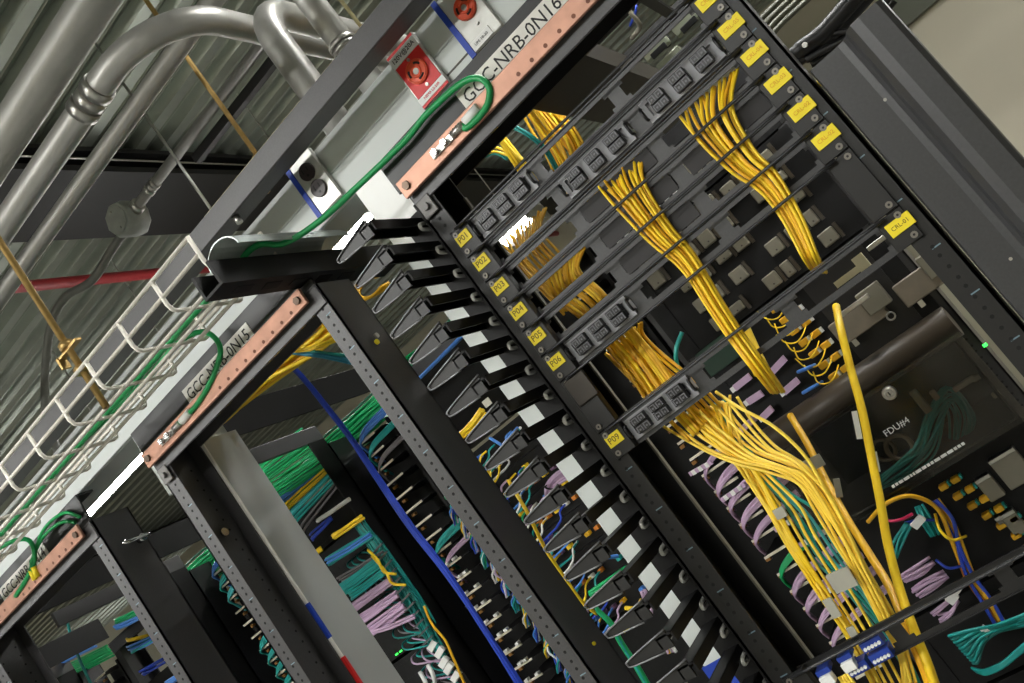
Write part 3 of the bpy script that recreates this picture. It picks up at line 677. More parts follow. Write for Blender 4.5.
# smoked fibre enclosure
xa,xb=x0+.037,x0+W-.037; zt,zb_=-.160,-.412
fd=thing('fibre_enclosure','black fibre enclosure with smoked door lettered FDU#4 and a steel key lock','fibre enclosure',((xa+xb)/2,Y2,zb_))
m=MB(); m.box(xa,xb,Y2-.02,Y2+.33,zt-.004,zt); m.box(xa,xb,Y2-.02,Y2+.33,zb_,zb_+.004); m.box(xa,xa+.004,Y2-.02,Y2+.33,zb_,zt); m.box(xb-.004,xb,Y2-.02,Y2+.33,zb_,zt); m.box(xa,xb,Y2+.326,Y2+.33,zb_,zt); m.build('housing', DEEP, fd)
dr_=MB().box(x0+.012,x0+W-.012,Y2-.10,Y2-.097,zb_+.006,zt-.045).build('door', SMOKE, fd)
m=MB(); m.tube([(x0+.01,Y2-.062,zt-.025),(x0+W-.01,Y2-.062,zt-.025)],.034,16); m.build('door_hinge_bar', mat('bronze_tinted_bar',(.25,.215,.17),.42,.1,var=.1,scale=20), fd)
lk=at(889.5,393,Y2-.1)
m=MB(); m.cyl((lk.x,Y2-.1,lk.z),(lk.x,Y2-.108,lk.z),.0145,20,.0125); m.ring((lk.x,Y2-.108,lk.z),(0,1,0),.007,.0018,16,6); m.m(1); m.box(lk.x-.0012,lk.x+.0012,Y2-.1092,Y2-.108,lk.z-.004,lk.z+.004); m.build('key_lock',[STEEL,INK],dr_)
tx=at(896.5,427,Y2-.1); text('lettering','FDU#4',.0185,WHT,dr_,(tx.x,Y2-.1004,tx.z),X,Z,.0002)
p1=at(892,487,Y2-.1); p2=at(968,443,Y2-.1)
m=MB(); q=0; xx=p1.x
random.seed(3)
while xx<p2.x-.006:
    ln=random.choice((.004,.006,.009,.012)); m.box(xx,min(xx+ln,p2.x),Y2-.1012,Y2-.1002,p1.z-.0028,p1.z+.0028); xx+=ln+.0022
m.build('small_print', WHT, dr_)
m=MB(); sp_=at(899,447,Y2+.02); m.ring(sp_,(0.1,1,0),.026,.005,20,8); m.build('spool', mat('bronze_spool',(.32,.28,.2),.4), fd)
m=MB(); sp_=at(884,450,Y2+.06); m.ring(sp_,(0.3,1,0),.024,.004,20,8); m.build('spool', mat('bronze_spool',(.32,.28,.2),.4), fd)
m=MB(); sp_=at(920,400,Y2+.03); m.box(sp_.x-.008,sp_.x+.008,sp_.y-.01,sp_.y,sp_.z-.03,sp_.z+.025,.002); m.build('splice_holder', GPLT, fd)
m=MB(); sp_=at(935,395,Y2+.03); m.box(sp_.x-.006,sp_.x+.006,sp_.y-.01,sp_.y,sp_.z-.01,sp_.z+.012,.002); m.build('splice_holder', GPLT, fd)
for q,pt in enumerate(((966,382),(985,372),(1005,388))):
    m=MB(); sp_=at(*pt,Y2+.03); m.box(sp_.x-.028,sp_.x+.02,sp_.y-.01,sp_.y,sp_.z-.006,sp_.z+.006,.002); m.build('latch_arm', GPLT, fd)
p=at(985,345,Y2-.06); m=MB(); m.box(p.x-.004,p.x+.004,p.y-.003,p.y,p.z-.003,p.z+.003,.0006); m.build('led', LEDG, fd)
random.seed(11)
bundle([(878,486,Y2+.03,.016),(905,468,Y2+.02,.02),(925,448,Y2+.02,.022),(936,420,Y2+.03,.024),(948,398,Y2+.06,.028),(962,415,Y2+.08,.026),(960,440,Y2+.1,.02)],14,.0028,mat('dim_teal_jacket',(.12,.5,.48),.45),'teal fibre strand coiled inside the smoked enclosure','teal fibres in the smoked enclosure')
# lower chassis
d=dev(x0,-.425,5,'black chassis below the smoked enclosure with yellow fibre boots and grey blank plates','line card chassis','line_card_chassis',.3)
for r_ in range(7):
    z=-.452-r_*.030; xx=-.385+r_*.010
    for c_ in range(2):
        m=MB(); m.box(xx+c_*.027,xx+c_*.027+.018,Y2-.02,Y2-.001,z-.006,z+.006,.002); m.m(1); m.box(xx+c_*.027+.0185,xx+c_*.027+.023,Y2-.015,Y2-.001,z-.005,z+.005); m.build('fibre_boot',[YELD,TEAL],d)
for q,(a,w_,h_) in enumerate((((990,487),.032,.052),((1012,468),.055,.07),((1014,522),.03,.05),((1000,520),.012,.02))):
    p=at(*a,Y2-.012); m=MB(); m.box(p.x-w_/2,p.x+w_/2,Y2-.02,Y2-.001,p.z-h_/2,p.z+h_/2,.002); m.m(1); m.box(p.x-w_/2,p.x+w_/2,Y2-.022,Y2-.001,p.z+h_/2-.008,p.z+h_/2,.001); m.build('blank_plate',[GPLT,STEEL],d)
d=dev(x0,-.655,4,'dark switch near the bottom edge behind the fan of teal cables','network switch','network_switch',.3)
m=MB(); m.box(x0+.066,x0+.44,Y2-.001,Y2,-.703,-.681); m.m(1)
for c_ in range(12): m.box(x0+.07+c_*.03,x0+.092+c_*.03,Y2-.002,Y2,-.70,-.684)
m.build('port_row', [DEEP,HOLE], d)
d=dev(x0,-.84,6,'lowest dark chassis of the rear rack behind the yellow bundle','network switch','network_switch',.3)
# lavender network leads hooked over the rungs
random.seed(5)
def lav(k, cnt, x_in=.125, mm=LAV, lab='lavender network lead draped over the cream rungs left of the smoked enclosure', grp='lavender leads on the cream rungs', xm=-.775, spread=.014):
    z=.415-k*U
    for i in range(cnt):
        dz=.030-.0052*i*(.9 if cnt<6 else .7); j=random.uniform(-.002,.002)
        cable([(xm+x_in+.05,Y2-.002+j,z+dz+.012),(xm+.085,Y2-.03+j,z+dz*.9+.004),(xm+.045,Y2-.038+j,z+dz*.75),(xm+.015,Y2-.035-.002*i,z+dz*.5-.010),(xm-.004,Y2-.01+.003*i,z+dz*.4-.032),(xm-.012,Y2+.03+.003*i,z+dz*.3-.07)],.0029,mm,lab,grp,'network_cable','cable',4,6)
for k,c_ in ((13,3),(14,5),(15,6),(16,5),(17,4),(20,5),(21,5),(22,4),(23,4)): lav(k,c_)
lav(19,4,mm=GRN,lab='green network lead draped over a cream rung below the lavender ones',grp='green leads on the cream rungs')
for i,(pa,pb) in enumerate((((735,388),(750,376)),((748,402),(762,393)),((762,418),(772,408)),((778,437),(800,420)),((770,374),(785,358)),((784,392),(798,380)),((795,415),(812,402)))):
    p1=at(*pa,1.98); p2=at(*pb,1.98); m=MB(); mid=(p1+p2)/2; m.obox(mid,(p2-p1)/2,(0,.006,0),(0,0,.0075)); m.m(1); e=p1+(p1-p2)*.1; m.obox(e,(p2-p1)*.12,(0,.005,0),(0,0,.006))
    tag(m.build('network_plug',[LAV,WHT]),'lavender network plug in the dark switch between yellow bundle and smoked enclosure','plug','lavender plugs beside the yellow bundle')
for i,(pa,pb) in enumerate((((690,474),(712,462)),((716,452),(736,440)),((722,500),(745,484)),((690,428),(715,415)),((775,530),(805,512)),((800,545),(830,528)),((818,598),(842,580)),((660,388),(690,372)))):
    p1=at(*pa,1.96); p2=at(*pb,1.96); m=MB(); mid=(p1+p2)/2; m.obox(mid,(p2-p1)/2,(0,.005,0),(0,0,.005)); m.m(1)
    for q in range(3): m.obox(p1+(p2-p1)*(.2+.3*q)+Vector((0,-.006,0)),(p2-p1)*.07,(0,.002,0),(0,0,.0055))
    tag(m.build('network_plug',[LAV,WHT]),'lavender network plug with white boot behind the yellow flare','plug','lavender plugs behind the yellow flare')
for i,(pa,pb) in enumerate((((798,372),(815,365)),((803,393),(822,382)))):
    cable([at(*pa,1.95),(at(*pa,1.9)+at(*pb,1.95))/2,at(*pb,1.96)],.004,LBLUE,('upper','lower')[i]+' short light blue lead among the lavender plugs left of the smoked enclosure',None,'network_cable')
# leads hanging at the lower right
random.seed(9)
for (pts,cnt,mm,lab,grp,rr,sp) in (
  ([(903,580,1.93,.012),(918,570,1.92,.016),(932,560,1.93,.014)],7,LAV,'lavender lead in the short bundle right of the two yellow tubes','lavender bundle right of the yellow tubes',.003,1),
  ([(916,594,1.93,.012),(930,586,1.92,.016),(947,575,1.93,.014)],7,LAV,'lavender lead in the lower short bundle right of the yellow tubes','lower lavender bundle right of the yellow tubes',.003,1),
  ([(938,618,1.93,.016),(948,610,1.92,.018),(958,600,1.93,.012)],6,LAV,'lavender lead gathered under the bottom panel lip','lavender leads under the bottom panel lip',.003,1),
  ([(893,556,1.92,.014),(900,540,1.92,.012),(909,524,1.92,.008)],9,TEAL,'teal lead in the short upright bundle below the smoked enclosure','teal upright bundle',.0028,1)):
    bundle(pts,cnt,rr,mm,lab,grp,'network_cable')
for i in range(10):
    t=i/9; e=lerp((949,636),(973,663),t); f=lerp((985,627),(998,640),t)
    cable([at(1044,606+t*16,1.93),at(1018,617+t*10,1.92),at(996+t*2,625+t*7,1.90+.01*(i%3)),at(f[0]-14,f[1]+3,1.89+.01*(i%2)),at(e[0]+5,e[1]-1.5,1.89),at(e[0],e[1],1.90)],.0034,[TEAL,mat('deep_teal_jacket',(.06,.46,.44),.45)][i%2],'teal lead fanning out at the lower right corner','teal fan at the lower right','network_cable')
for i in range(6):
    t=i/5
    cable([at(972+t*5,668+t*4,1.95),at(984+t*3,670+t*4,1.92),at(1003,662+t*5,1.90),at(1022,646+t*6,1.90),at(1045,628+t*8,1.91)],.0032,TEAL,'teal lead curving out of the picture under the teal fan','teal leads under the fan','network_cable')
for i,(a,b) in enumerate((((984,632),(978,640)),((952,598),(948,612)),((955,590),(958,600)))):
    p1=at(*a,1.9); tag(MB().obox(p1,(.010,0,.004),(0,.005,0),(-.003,0,.008)).build('cable_tag', WHT),('white plug body above the teal fan','white plug body at the end of the lavender leads, lower','white plug body at the end of the lavender leads, upper')[i],'plug')
cable(px([(880,516,1.9),(890,521,1.88),(902,519,1.88),(912,514,1.9)]),.0032,PINK,'single pink lead below the smoked enclosure',None,'network_cable')
cable(px([(868,522,1.9),(884,505,1.88),(905,496,1.88),(925,500,1.9),(940,512,1.92),(950,536,1.92),(960,562,1.93)]),.0045,YELD,'amber lead looping under the smoked enclosure toward the lower right',None,'patch_cable')
bundle([(935,500,1.94,.008),(948,520,1.93,.012),(958,545,1.93,.014),(968,575,1.93,.014),(985,600,1.93,.014),(1000,625,1.93,.014)],6,.004,[YELD,mat('orange_jacket',(.8,.48,.14),.45),BLUE],'amber, orange or blue lead in the twisted strand beside the lower yellow boots','twisted strand beside the yellow boots')
bundle([(920,505,1.95,.010),(928,520,1.94,.014),(936,535,1.95,.010)],7,.003,TEAL,'teal lead in the small clump left of the lower yellow boots','teal clump below the enclosure')
cable(px([(905,523,1.93),(918,520,1.92),(935,520,1.93)]),.003,BLUE,'short blue lead with a white plug under the smoked enclosure',None,'network_cable')
tag(MB().obox(at(918,522,1.9),(.013,0,.004),(0,.005,0),(-.003,0,.007)).build('network_plug', WHT),'white plug on the short blue lead under the smoked enclosure','plug')
cable(px([(936,560,1.93),(948,568,1.92),(962,566,1.93)]),.003,BLUE,'thin blue lead right of the lavender bundles',None,'network_cable')
cable(px([(935,514,1.93),(940,530,1.90),(952,540,1.9),(966,536,1.93)]),.003,YEL,'thin yellow lead looping at the left edge of the lower yellow boots',None,'patch_cable')
# fine yellow fibres in front of the upper yellow boots
random.seed(21)
for i in range(9):
    z=.03-i*.021; cable([(-.44+.006*(i%3),Y2-.05,z+.025),(-.432,Y2-.06,z),(-.415,Y2-.055,z-.012),(-.395,Y2-.05,z-.006),(-.385,Y2-.02,z+.004)],.0016,YEL,'fine yellow fibre looping in front of the upper yellow boots','fine yellow fibres at the upper boots','patch_cable','cable',4,5)

# ================================================================== YELLOW FIBRES AT THE TAGGED PANELS
random.seed(31)
def fan(starts, mid, m, label, group, r=.0022, flat=.3):
    n=len(starts)
    for i,s in enumerate(starts):
        t=2*(i+.5)/n-1; pts=[at(*s)]; lay=random.uniform(-1,1); j=random.uniform(-.12,.12)
        C_=[at(a,b,yy) for a,b,yy,_ in mid]
        for k,(a,b,yy,rad) in enumerate(mid):
            d=(C_[min(k+1,len(C_)-1)]-C_[max(k-1,0)]).normalized(); u=Vector((0,1,0)).cross(d).normalized()
            if u.x<0: u=-u
            pts.append(C_[k]+u*rad*(t+j)+Vector((0,lay*min(rad*flat,.0062),0)))
        cable(pts,r,m[i%len(m)] if isinstance(m,list) else m,label,group)
def lerp(a,b,t): return tuple(a[i]+(b[i]-a[i])*t for i in range(len(a)))
Yf=1.1565
def row(a,b,n,y,ja=2,jb=3):
    return [(lambda q:(q[0]+random.uniform(-ja,ja),q[1]+random.uniform(-jb,jb),y))(lerp(a,b,i/(n-1))) for i in range(n)]
fan(row((597,184),(641,150),15,1.172),[(630,192,Yf,.027),(660,232,Yf,.0185),(684,256,Yf,.014),(699,277,Yf,.0115),(716,305,Yf,.0105),(738,338,Yf,.0095),(762,370,1.160,.009),(778,392,1.25,.009)],[YEL,YEL,YELD],'yellow fibre in the middle bundle hanging behind the bars, from P03 down to P09','middle yellow bundle',.0022,.75)
fan(row((680,112),(739,66),14,1.172),[(714,122,Yf,.031),(742,160,Yf,.021),(765,179,Yf,.0165),(779,196,Yf,.0135),(792,217,Yf,.0115),(801,235,Yf,.0105),(811,257,1.160,.009),(820,272,1.25,.009)],[YEL,YEL,YELD],'yellow fibre in the right bundle hanging behind the bars, below the right cassette of P02','right yellow bundle',.0022,.75)
fan(row((546,276),(584,243),15,1.24),[(570,284,1.235,.032),(592,303,1.23,.030),(618,333,1.225,.027),(642,362,1.22,.027),(665,395,1.215,.028)],[YELD,YEL],'yellow fibre in the left fan behind the openings of P04 and P05','left yellow fan',.0026)
fan(row((500,245),(548,205),16,1.55),[(530,250,1.5,.04),(552,275,1.45,.036),(572,300,1.4,.03)],[YELD],'amber fibre far behind the openings of P02 and P03','amber fibres behind P02 and P03',.0026)
fan(row((606,354),(642,322),16,1.24),[(630,352,1.235,.030),(652,374,1.225,.030),(680,400,1.22,.034),(704,425,1.21,.034)],[YEL,YELD],'yellow fibre crossing the open frame between P06 and P09','yellow fibres in the open frame',.0026)
cable(px([(682,332,1.24),(676,350,1.235),(678,368,1.235),(690,395,1.24)]),.0032,TEAL,'single teal lead among the yellow fibres in the open frame',None,'patch_cable')
# the big flare under P09
random.seed(41)
def ru(v): return random.uniform(-v,v)
def path(lo, hi, t, ys, g=0):
    return [at(l[0]+(h[0]-l[0])*t+ru(g), l[1]+(h[1]-l[1])*t+ru(g), y) for l,h,y in zip(lo,hi,ys)]
lo=[(664,425),(700,449),(734,464),(772,472),(798,486),(816,510),(839,546),(858,580),(880,620),(898,655),(906,692)]
hi=[(736,397),(752,421),(774,445),(792,458),(806,467),(830,494),(851,534),(869,572),(890,614),(904,652),(914,692)]
ys=[1.215,1.205,1.190,1.178,1.172,1.170,1.173,1.183,1.195,1.205,1.21]
for i in range(11):
    t=i/10; yy=random.choice((-.007,0,.006)); cable(path(lo,hi,t,[y+yy for y in ys],1.6),.0022,YELF,'yellow fibre arching in the big flare under P09 and down to the bottom panel','big yellow flare under P09')
cable(px([(716,392,1.215),(740,408,1.18),(770,424,1.17),(793,443,1.165),(808,460,1.162),(820,480,1.162),(836,510,1.167),(856,548,1.172),(872,578,1.185),(894,616,1.195),(908,655,1.205),(918,692,1.21)]),.0023,YELF,'lone outermost yellow fibre of the flare under P09',None)
lo=[(690,414),(712,442),(736,464),(752,486),(768,512),(784,540),(800,566),(822,600),(846,636),(876,692)]
hi=[(724,400),(738,432),(754,458),(768,482),(782,508),(798,536),(814,562),(836,596),(858,632),(890,692)]
ys=[1.225,1.215,1.208,1.205,1.202,1.202,1.204,1.206,1.208,1.21]
for i in range(8):
    cable(path(lo,hi,(i/7)*.62,[y+random.choice((-.005,.004)) for y in ys],1.0),.0024,[YELF,YEL][i%2],'yellow fibre hanging straighter at the left of the big flare under P09','left side of the yellow flare')
for i in range(3):
    cable(path(lo,hi,.5+.2*i,ys,.8)[:3]+path(lo,hi,1.0+.55*i,ys,.8)[4:],.0021,YELF,'yellow fibre running alone between the straight fibres and the teal ones of the flare','lone yellow fibres in the flare')
for i in range(8):
    t=random.random(); cable(path([(672,420),(694,438),(716,452),(738,462),(760,474)],[(734,397),(732,418),(738,438),(746,456),(770,470)],t,[1.22,1.212,1.206,1.204,1.215],3),.0021,[YELF,YEL][i%2],'short visible run of yellow fibre in the knot where the flare leaves P09','knot of the yellow flare')
lo=[(712,404),(728,440),(750,470),(778,502),(796,530),(816,562),(842,588),(872,622),(898,658),(918,695)]
hi=[(722,400),(738,434),(760,464),(790,492),(814,512),(834,546),(858,578),(884,614),(906,654),(926,695)]
for i in range(6):
    cable(path(lo,hi,i/5,[1.23,1.222,1.218,1.216,1.215,1.215,1.215,1.215,1.218,1.22],1.5),.0022,[TEALF,TEALF,TEAL][i%3],'teal fibre running down beside the big yellow flare','teal fibres in the yellow flare')
for i in range(4):
    cable(px([(818+i*4,700,1.16),(832+i*4,682,1.155),(846+i*4,668,1.152),(853+i*3,660-i*1,1.156)]) if False else [(-.470+.004*i,1.153,-.397),(-.472+.005*i,1.148,-.42),(-.476+.007*i,1.146,-.46),(-.478+.008*i,1.15,-.52)],.0022,YELF,'yellow fibre plugged into the white ended blue adapter of the bottom panel','fibres plugged into the bottom panel')
# grey tape wraps on the flare
for i,(a,w_,h_,an) in enumerate((((814,463),.030,.020,0),((780,513),.015,.014,0),((842,580),.030,.026,0),((832,608),.012,.026,0),((853,633),.010,.017,0))):
    p=at(*a,1.190 if i==1 else (1.168 if i else 1.50)); d1=(at(a[0]+10,a[1]+16,p.y)-p).normalized(); d2=d1.cross(Vector((0,1,0)))
    m=MB(); m.obox(p,d2*w_/2,Vector((0,.002,0)),d1*h_/2)
    o=m.build('cable_label', TAPE); tag(o,['clear tape label wrapped high on the left thick yellow tube','small grey tape label on the straight fibres of the yellow flare','largest grey tape label on the yellow flare above the bottom panel','long grey tape label below the largest one on the yellow flare','lowest grey tape label on the yellow flare, touching the bottom panel'][i],'label')
# two thick yellow tubes
cable(px([(836,306,1.55),(841,330,1.5),(851,370,1.46),(862,410,1.42),(872,460,1.38),(880,500,1.34),(888,545,1.30),(900,590,1.26),(914,630,1.22),(928,665,1.2),(940,700,1.2)]),.0062,YEL,'thick yellow fibre tube hanging in front of the smoked enclosure',None,'fibre_tube','tube',6,10)
cable(px([(742,330,1.4),(752,352,1.38),(762,372,1.36)]),.013,YEL,'thick yellow fibre sleeve disappearing behind the P09 panel beside the green board',None,'fibre_tube','tube',6,10)
cable(px([(790,415,1.6),(808,445,1.55),(826,480,1.5),(848,520,1.42),(870,555,1.34),(890,588,1.28),(905,625,1.23),(922,665,1.21),(935,700,1.21)]),.0058,YELD,'thick yellow fibre tube on the left, meeting the other one near the bottom panel',None,'fibre_tube','tube',6,10)
for i,(a,w_,h_) in enumerate((((857,425),.008,.042),((874,462),.013,.030),((838,488),.010,.03))):
    p=at(*a,1.40 if i<2 else 1.46); d1=(at(a[0]+6,a[1]+30,p.y)-p).normalized(); d2=d1.cross(Vector((0,1,0)))
    tag(MB().obox(p,d2*w_/2,Vector((0,.0012,0)),d1*h_/2).build('cable_label', WHT if i<2 else TAPE),['narrow white flag label on the thick yellow tube by the smoked door','wide white flag label lower on the thick yellow tube by the smoked door','torn grey tape on the left thick yellow tube'][i],'label')
p=at(722,352,1.95); tag(MB().box(p.x-.05,p.x+.045,1.94,1.945,p.z-.03,p.z+.03,.001).build('circuit_card', PCB),'dark green circuit card behind the end of the middle yellow bundle','card')

# ---- overhead plate and yellow drop behind the top of the nearest rack
rt=thing('solid_tray','dark bronze solid bottom tray bridging back above the top of the tagged panels','tray',(-.38,1.6,.6))
m=MB(); m.box(-.455,-.315,1.25,2.6,.600,.603); m.box(-.455,-.452,1.25,2.6,.603,.66); m.box(-.318,-.315,1.25,2.6,.603,.66); m.build('pan', mat('dark_bronze_sheet',(.22,.20,.17),.4,.3), rt)
random.seed(51)
bundle([(520,92,1.9,.02),(540,118,1.9,.04),(560,145,1.9,.05),(572,172,1.92,.05),(580,200,1.95,.05)],26,.0036,[YEL,YELD],'yellow fibre in the broad drop above the left end of P01','broad yellow drop above P01',jit=.12)
bundle([(494,128,1.75,.006),(506,145,1.74,.010),(520,164,1.73,.012),(535,185,1.72,.012)],7,.0036,[YEL],'yellow fibre in the slim strand left of the broad yellow drop','slim yellow strand above P01')
bundle([(505,125,1.72,.008),(525,135,1.72,.008),(543,150,1.73,.008),(556,172,1.75,.008)],3,.003,TEAL,'teal lead crossing the yellow strands above P01','teal leads above P01')
bundle([(480,158,1.8,.006),(495,152,1.8,.010),(508,158,1.8,.012)],4,.003,[TEAL,YEL],'short teal or yellow lead inside the top left corner of the tagged rack','leads in the top corner')
rl=thing('ladder_runway','black ladder runway crossing behind the top bar of the tagged rack','runway',(-.4,2.2,.80))
for yy in (2.15,2.45): MB().box(-.55,.6,yy,yy+.012,.80,.84,.001).build('stringer', BLACK, rl)
for q in range(5): MB().box(-.55+.05+q*.25,-.55+.075+q*.25,2.162,2.45,.81,.825).build('rung', BLACK, rl)
for i,(pts,rr,mm,lb) in enumerate((([(622,-6,1.9),(630,12,1.88),(640,26,1.9),(632,38,1.95)],.005,GPLT,'thick pale grey lead drooping behind the top bar of the tagged rack'),([(634,-6,1.95),(636,10,1.93),(630,26,1.95)],.003,BLUE,'thin blue lead drooping beside the pale grey lead behind the top bar'),([(655,40,1.8),(664,34,1.78),(670,44,1.78),(660,50,1.8)],.0028,INK,'thin black lead curling in the right opening of P01'))):
    cable(px(pts),rr,mm,lb,None,'network_cable')
for i,a in enumerate(((655,48),(685,22),(670,60))):
    p=at(*a,1.75); m=MB(); m.box(p.x-.028,p.x+.028,1.75,1.77,p.z-.010,p.z+.012,.002); m.m(1); m.box(p.x-.015,p.x+.02,1.745,1.75,p.z-.016,p.z-.004,.001); tag(m.build('power_plug',[mat('pale_plug',(.66,.68,.6),.5),INK]),['pale plug with black clip in the right opening of P01, middle one','pale plug nearest the top right tag','pale plug lowest of the three behind P01'][i],'plug')

# ================================================================== CABLES OF THE FAR RACKS
random.seed(61); COLLECT=True
for i in range(44):
    yb=Y2+.13+.05*random.random(); zb=.445+.085*math.sqrt(i/44.)+random.uniform(-.006,.006)
    pts=[(-2.75+.147*q,yb+random.uniform(-.008,.008),zb+random.uniform(-.009,.009)) for q in range(12)]
    mm=GRN if i<38 else mat('dull_green_jacket',(.12,.38,.28),.5)
    cable(pts,.0038,mm,'green network cable in the long bundle running along the top of the rear racks','green bundle along the rear racks','network_cable','cable',3,6)
COLLECT=False; random.seed(62)
# teal and yellow trunk above the second rack
bundle([(185,440,1.40,.03),(222,402,1.40,.040),(266,366,1.40,.042),(310,335,1.42,.04),(350,305,1.45,.035)],26,.0045,[YEL,YEL,YELD],'yellow cable in the trunk slanting behind the middle copper bar','yellow trunk behind the middle copper bar')
bundle([(196,412,1.36,.014),(230,378,1.36,.016),(262,346,1.37,.016),(300,312,1.38,.014)],9,.004,[TEAL,mat('sea_blue_jacket',(.2,.55,.68),.45)],'teal cable in the trunk slanting behind the middle copper bar','teal trunk behind the middle copper bar')
bundle([(278,350,1.36,.003),(300,352,1.36,.005),(325,355,1.35,.006),(352,360,1.34,.008)],5,.0032,[mat('sea_blue_jacket',(.2,.55,.68),.45),TEAL],'pale teal cable running level into the perforated post','teal leads into the perforated post')
bundle([(278,351,1.35,.003),(305,350,1.35,.004),(325,345,1.35,.005),(345,338,1.34,.006)],4,.003,YEL,'thin yellow cable running level into the perforated post','yellow leads into the perforated post')
bundle([(276,352,1.42,.006),(300,375,1.48,.007),(325,405,1.6,.007),(352,440,1.72,.007),(378,478,1.78,.008),(410,525,1.78,.009),(445,570,1.78,.009),(482,625,1.78,.010),(530,700,1.78,.010)],7,.0038,BLUE,'blue network cable in the long bundle hanging behind the second rack','long blue bundle','network_cable')
# leads over the white tipped rungs
for (k,cnt,mm,lab,grp) in ((0,5,LBLUE,'light blue lead on the top white tipped rung beside the blue bundle','light blue leads on the white tipped rungs'),(1,4,TEAL,'teal lead on the second white tipped rung','teal leads on the white tipped rungs'),(2,3,mat('grey_jacket',(.45,.43,.44),.5),'grey lead on the white tipped rungs','grey leads on the white tipped rungs'),(8,6,TEAL,'teal lead in the tied clump on the lower white tipped rungs','teal clump on the white tipped rungs'),(9,3,LAV,'lavender lead on the lower white tipped rungs','lavender leads on the white tipped rungs')):
    lav(k,cnt,mm=mm,lab=lab,grp=grp,xm=-1.51)
COLLECT=True
for (k,cnt,mm,lab,grp) in ((0,4,LBLUE,'light blue lead on the first white rung at lower left','light blue leads at lower left'),(1,5,TEAL,'teal lead on the upper white rungs at lower left','upper teal leads at lower left'),(2,4,mat('aqua_jacket',(.3,.75,.78),.45),'aqua lead on the white rungs at lower left','aqua leads at lower left'),(6,5,TEAL,'teal lead on the lower white rungs at lower left','lower teal leads at lower left'),(7,4,TEAL,'teal lead on the lower white rungs at lower left','lower teal leads at lower left'),(8,4,TEAL,'teal lead on the lower white rungs at lower left','lower teal leads at lower left'),(9,4,TEAL,'teal lead on the lower white rungs at lower left','lower teal leads at lower left'),(10,3,LAV,'lavender lead on the lowest white rung at lower left','lavender leads at lower left')):
    lav(k,cnt,mm=mm,lab=lab,grp=grp,xm=-2.245)
COLLECT=False
random.seed(63)
for k in range(9,20):
    z=.415-k*U
    for q in range(2):
        xx=-1.50+.03*q+random.uniform(0,.02); m=MB(); m.box(xx,xx+.012,Y2-.045,Y2-.030,z+.004,z+.011,.001); tag(m.build('cable_tag', WHT),'tiny white cable tag hanging on the lower white tipped rungs','tag','white tags on the rungs')
# rack behind the grey pole: leads leaving to the right
x3=RW[2]
for k,(z1,nU,lb) in enumerate(((.40,3,'dark panel at the top of the rack behind the grey pole'),(.26,4,'dark switch with teal leads behind the grey pole'),(.075,4,'dark switch with lavender leads behind the grey pole'),(-.11,6,'dark switch with green lights behind the grey pole'))): 
    d=dev(x3,z1,nU,lb,'network switch','network_switch',.3)
    for r_ in range(nU):
        m=MB(); m.box(x3+.066,x3+.438,Y2-.0008,Y2+.0005,z1-r_*U-.033,z1-r_*U-.013); m.m(1)
        for c_ in range(14): m.box(x3+.07+c_*.026,x3+.088+c_*.026,Y2-.0014,Y2+.0004,z1-r_*U-.030,z1-r_*U-.016)
        m.build('port_row', [DEEP,HOLE], d)
def level(a, b, yy, cnt, mm, lab, grp, r=.0035, spr=.012, name='network_cable', sag=3):
    for i in range(cnt):
        t=(i+.5)/cnt-.5; dv=Vector((0,random.uniform(-.006,.006),t*spr*2+random.uniform(-.0025,.0025))); A=at(*a,yy)+dv; B=at(*b,yy)+dv*.8+Vector((0,0,random.uniform(-.004,.004))); Mi=(A+B)/2+Vector((0,-.012,random.uniform(-.003,.001)))
        cable([A,(A*2+Mi)/3+Vector((0,-.008,0)),Mi,(B*2+Mi)/3,B],r,mm[i%len(mm)] if isinstance(mm,list) else mm,lab,grp,name,'cable',4,6)
for q in range(3): level(((256,478),(262,488),(268,496))[q],((306,436),(314,448),(320,460))[q],1.99-.01*q,8,[GRN,mat('bright_green_jacket',(.1,.74,.45),.42)],'green lead in the thick mass behind the top of the grey pole','thick green mass behind the pole',.0034,.034)
level((268,508),(316,474),1.97,4,LBLUE,'light blue lead fanning to the left of the rear post under the green bundle','light blue leads under the green bundle')
level((282,512),(327,470),1.96,3,YEL,'yellow lead under the light blue ones behind the grey pole','yellow leads behind the grey pole')
level((292,520),(334,476),1.95,7,[TEAL,mat('aqua_jacket',(.3,.75,.78),.45)],'teal lead in the sheaf under the yellow ones behind the grey pole','teal sheaf behind the grey pole',.0035,.018)
level((302,530),(338,484),1.95,2,mat('grey_jacket',(.45,.43,.44),.5),'grey lead below the teal sheaf behind the grey pole','grey leads behind the grey pole')
level((318,521),(350,499),1.92,1,WHT,'single white lead behind the grey pole',None,.006,.0)
level((333,537),(362,516),1.92,3,YEL,'yellow lead in the stubby bundle behind the grey pole','stubby yellow bundle',.0042,.006)
level((312,538),(332,518),1.94,3,BLUE,'dark blue lead behind the grey pole','dark blue leads behind the grey pole')
level((314,554),(322,548),1.9,2,YEL,'yellow lead end touching the grey pole','yellow ends at the grey pole',.005,.005)
level((328,562),(372,534),1.93,7,[TEAL,TEAL,LBLUE],'teal or blue lead in the wide sheaf behind the middle of the grey pole','wide teal sheaf',.0035,.014)
level((340,580),(385,553),1.93,3,mat('grey_jacket',(.45,.43,.44),.5),'grey lead in the dark gap under the wide teal sheaf','grey leads under the teal sheaf',.003)
level((342,590),(380,562),1.92,7,TEAL,'teal lead in the tied bundle with a white tag behind the grey pole','tied teal bundle',.0038,.014)
level((350,596),(384,572),1.91,6,TEAL,'teal lead in the lower tied bundle behind the grey pole','lower tied teal bundle',.0036,.010)
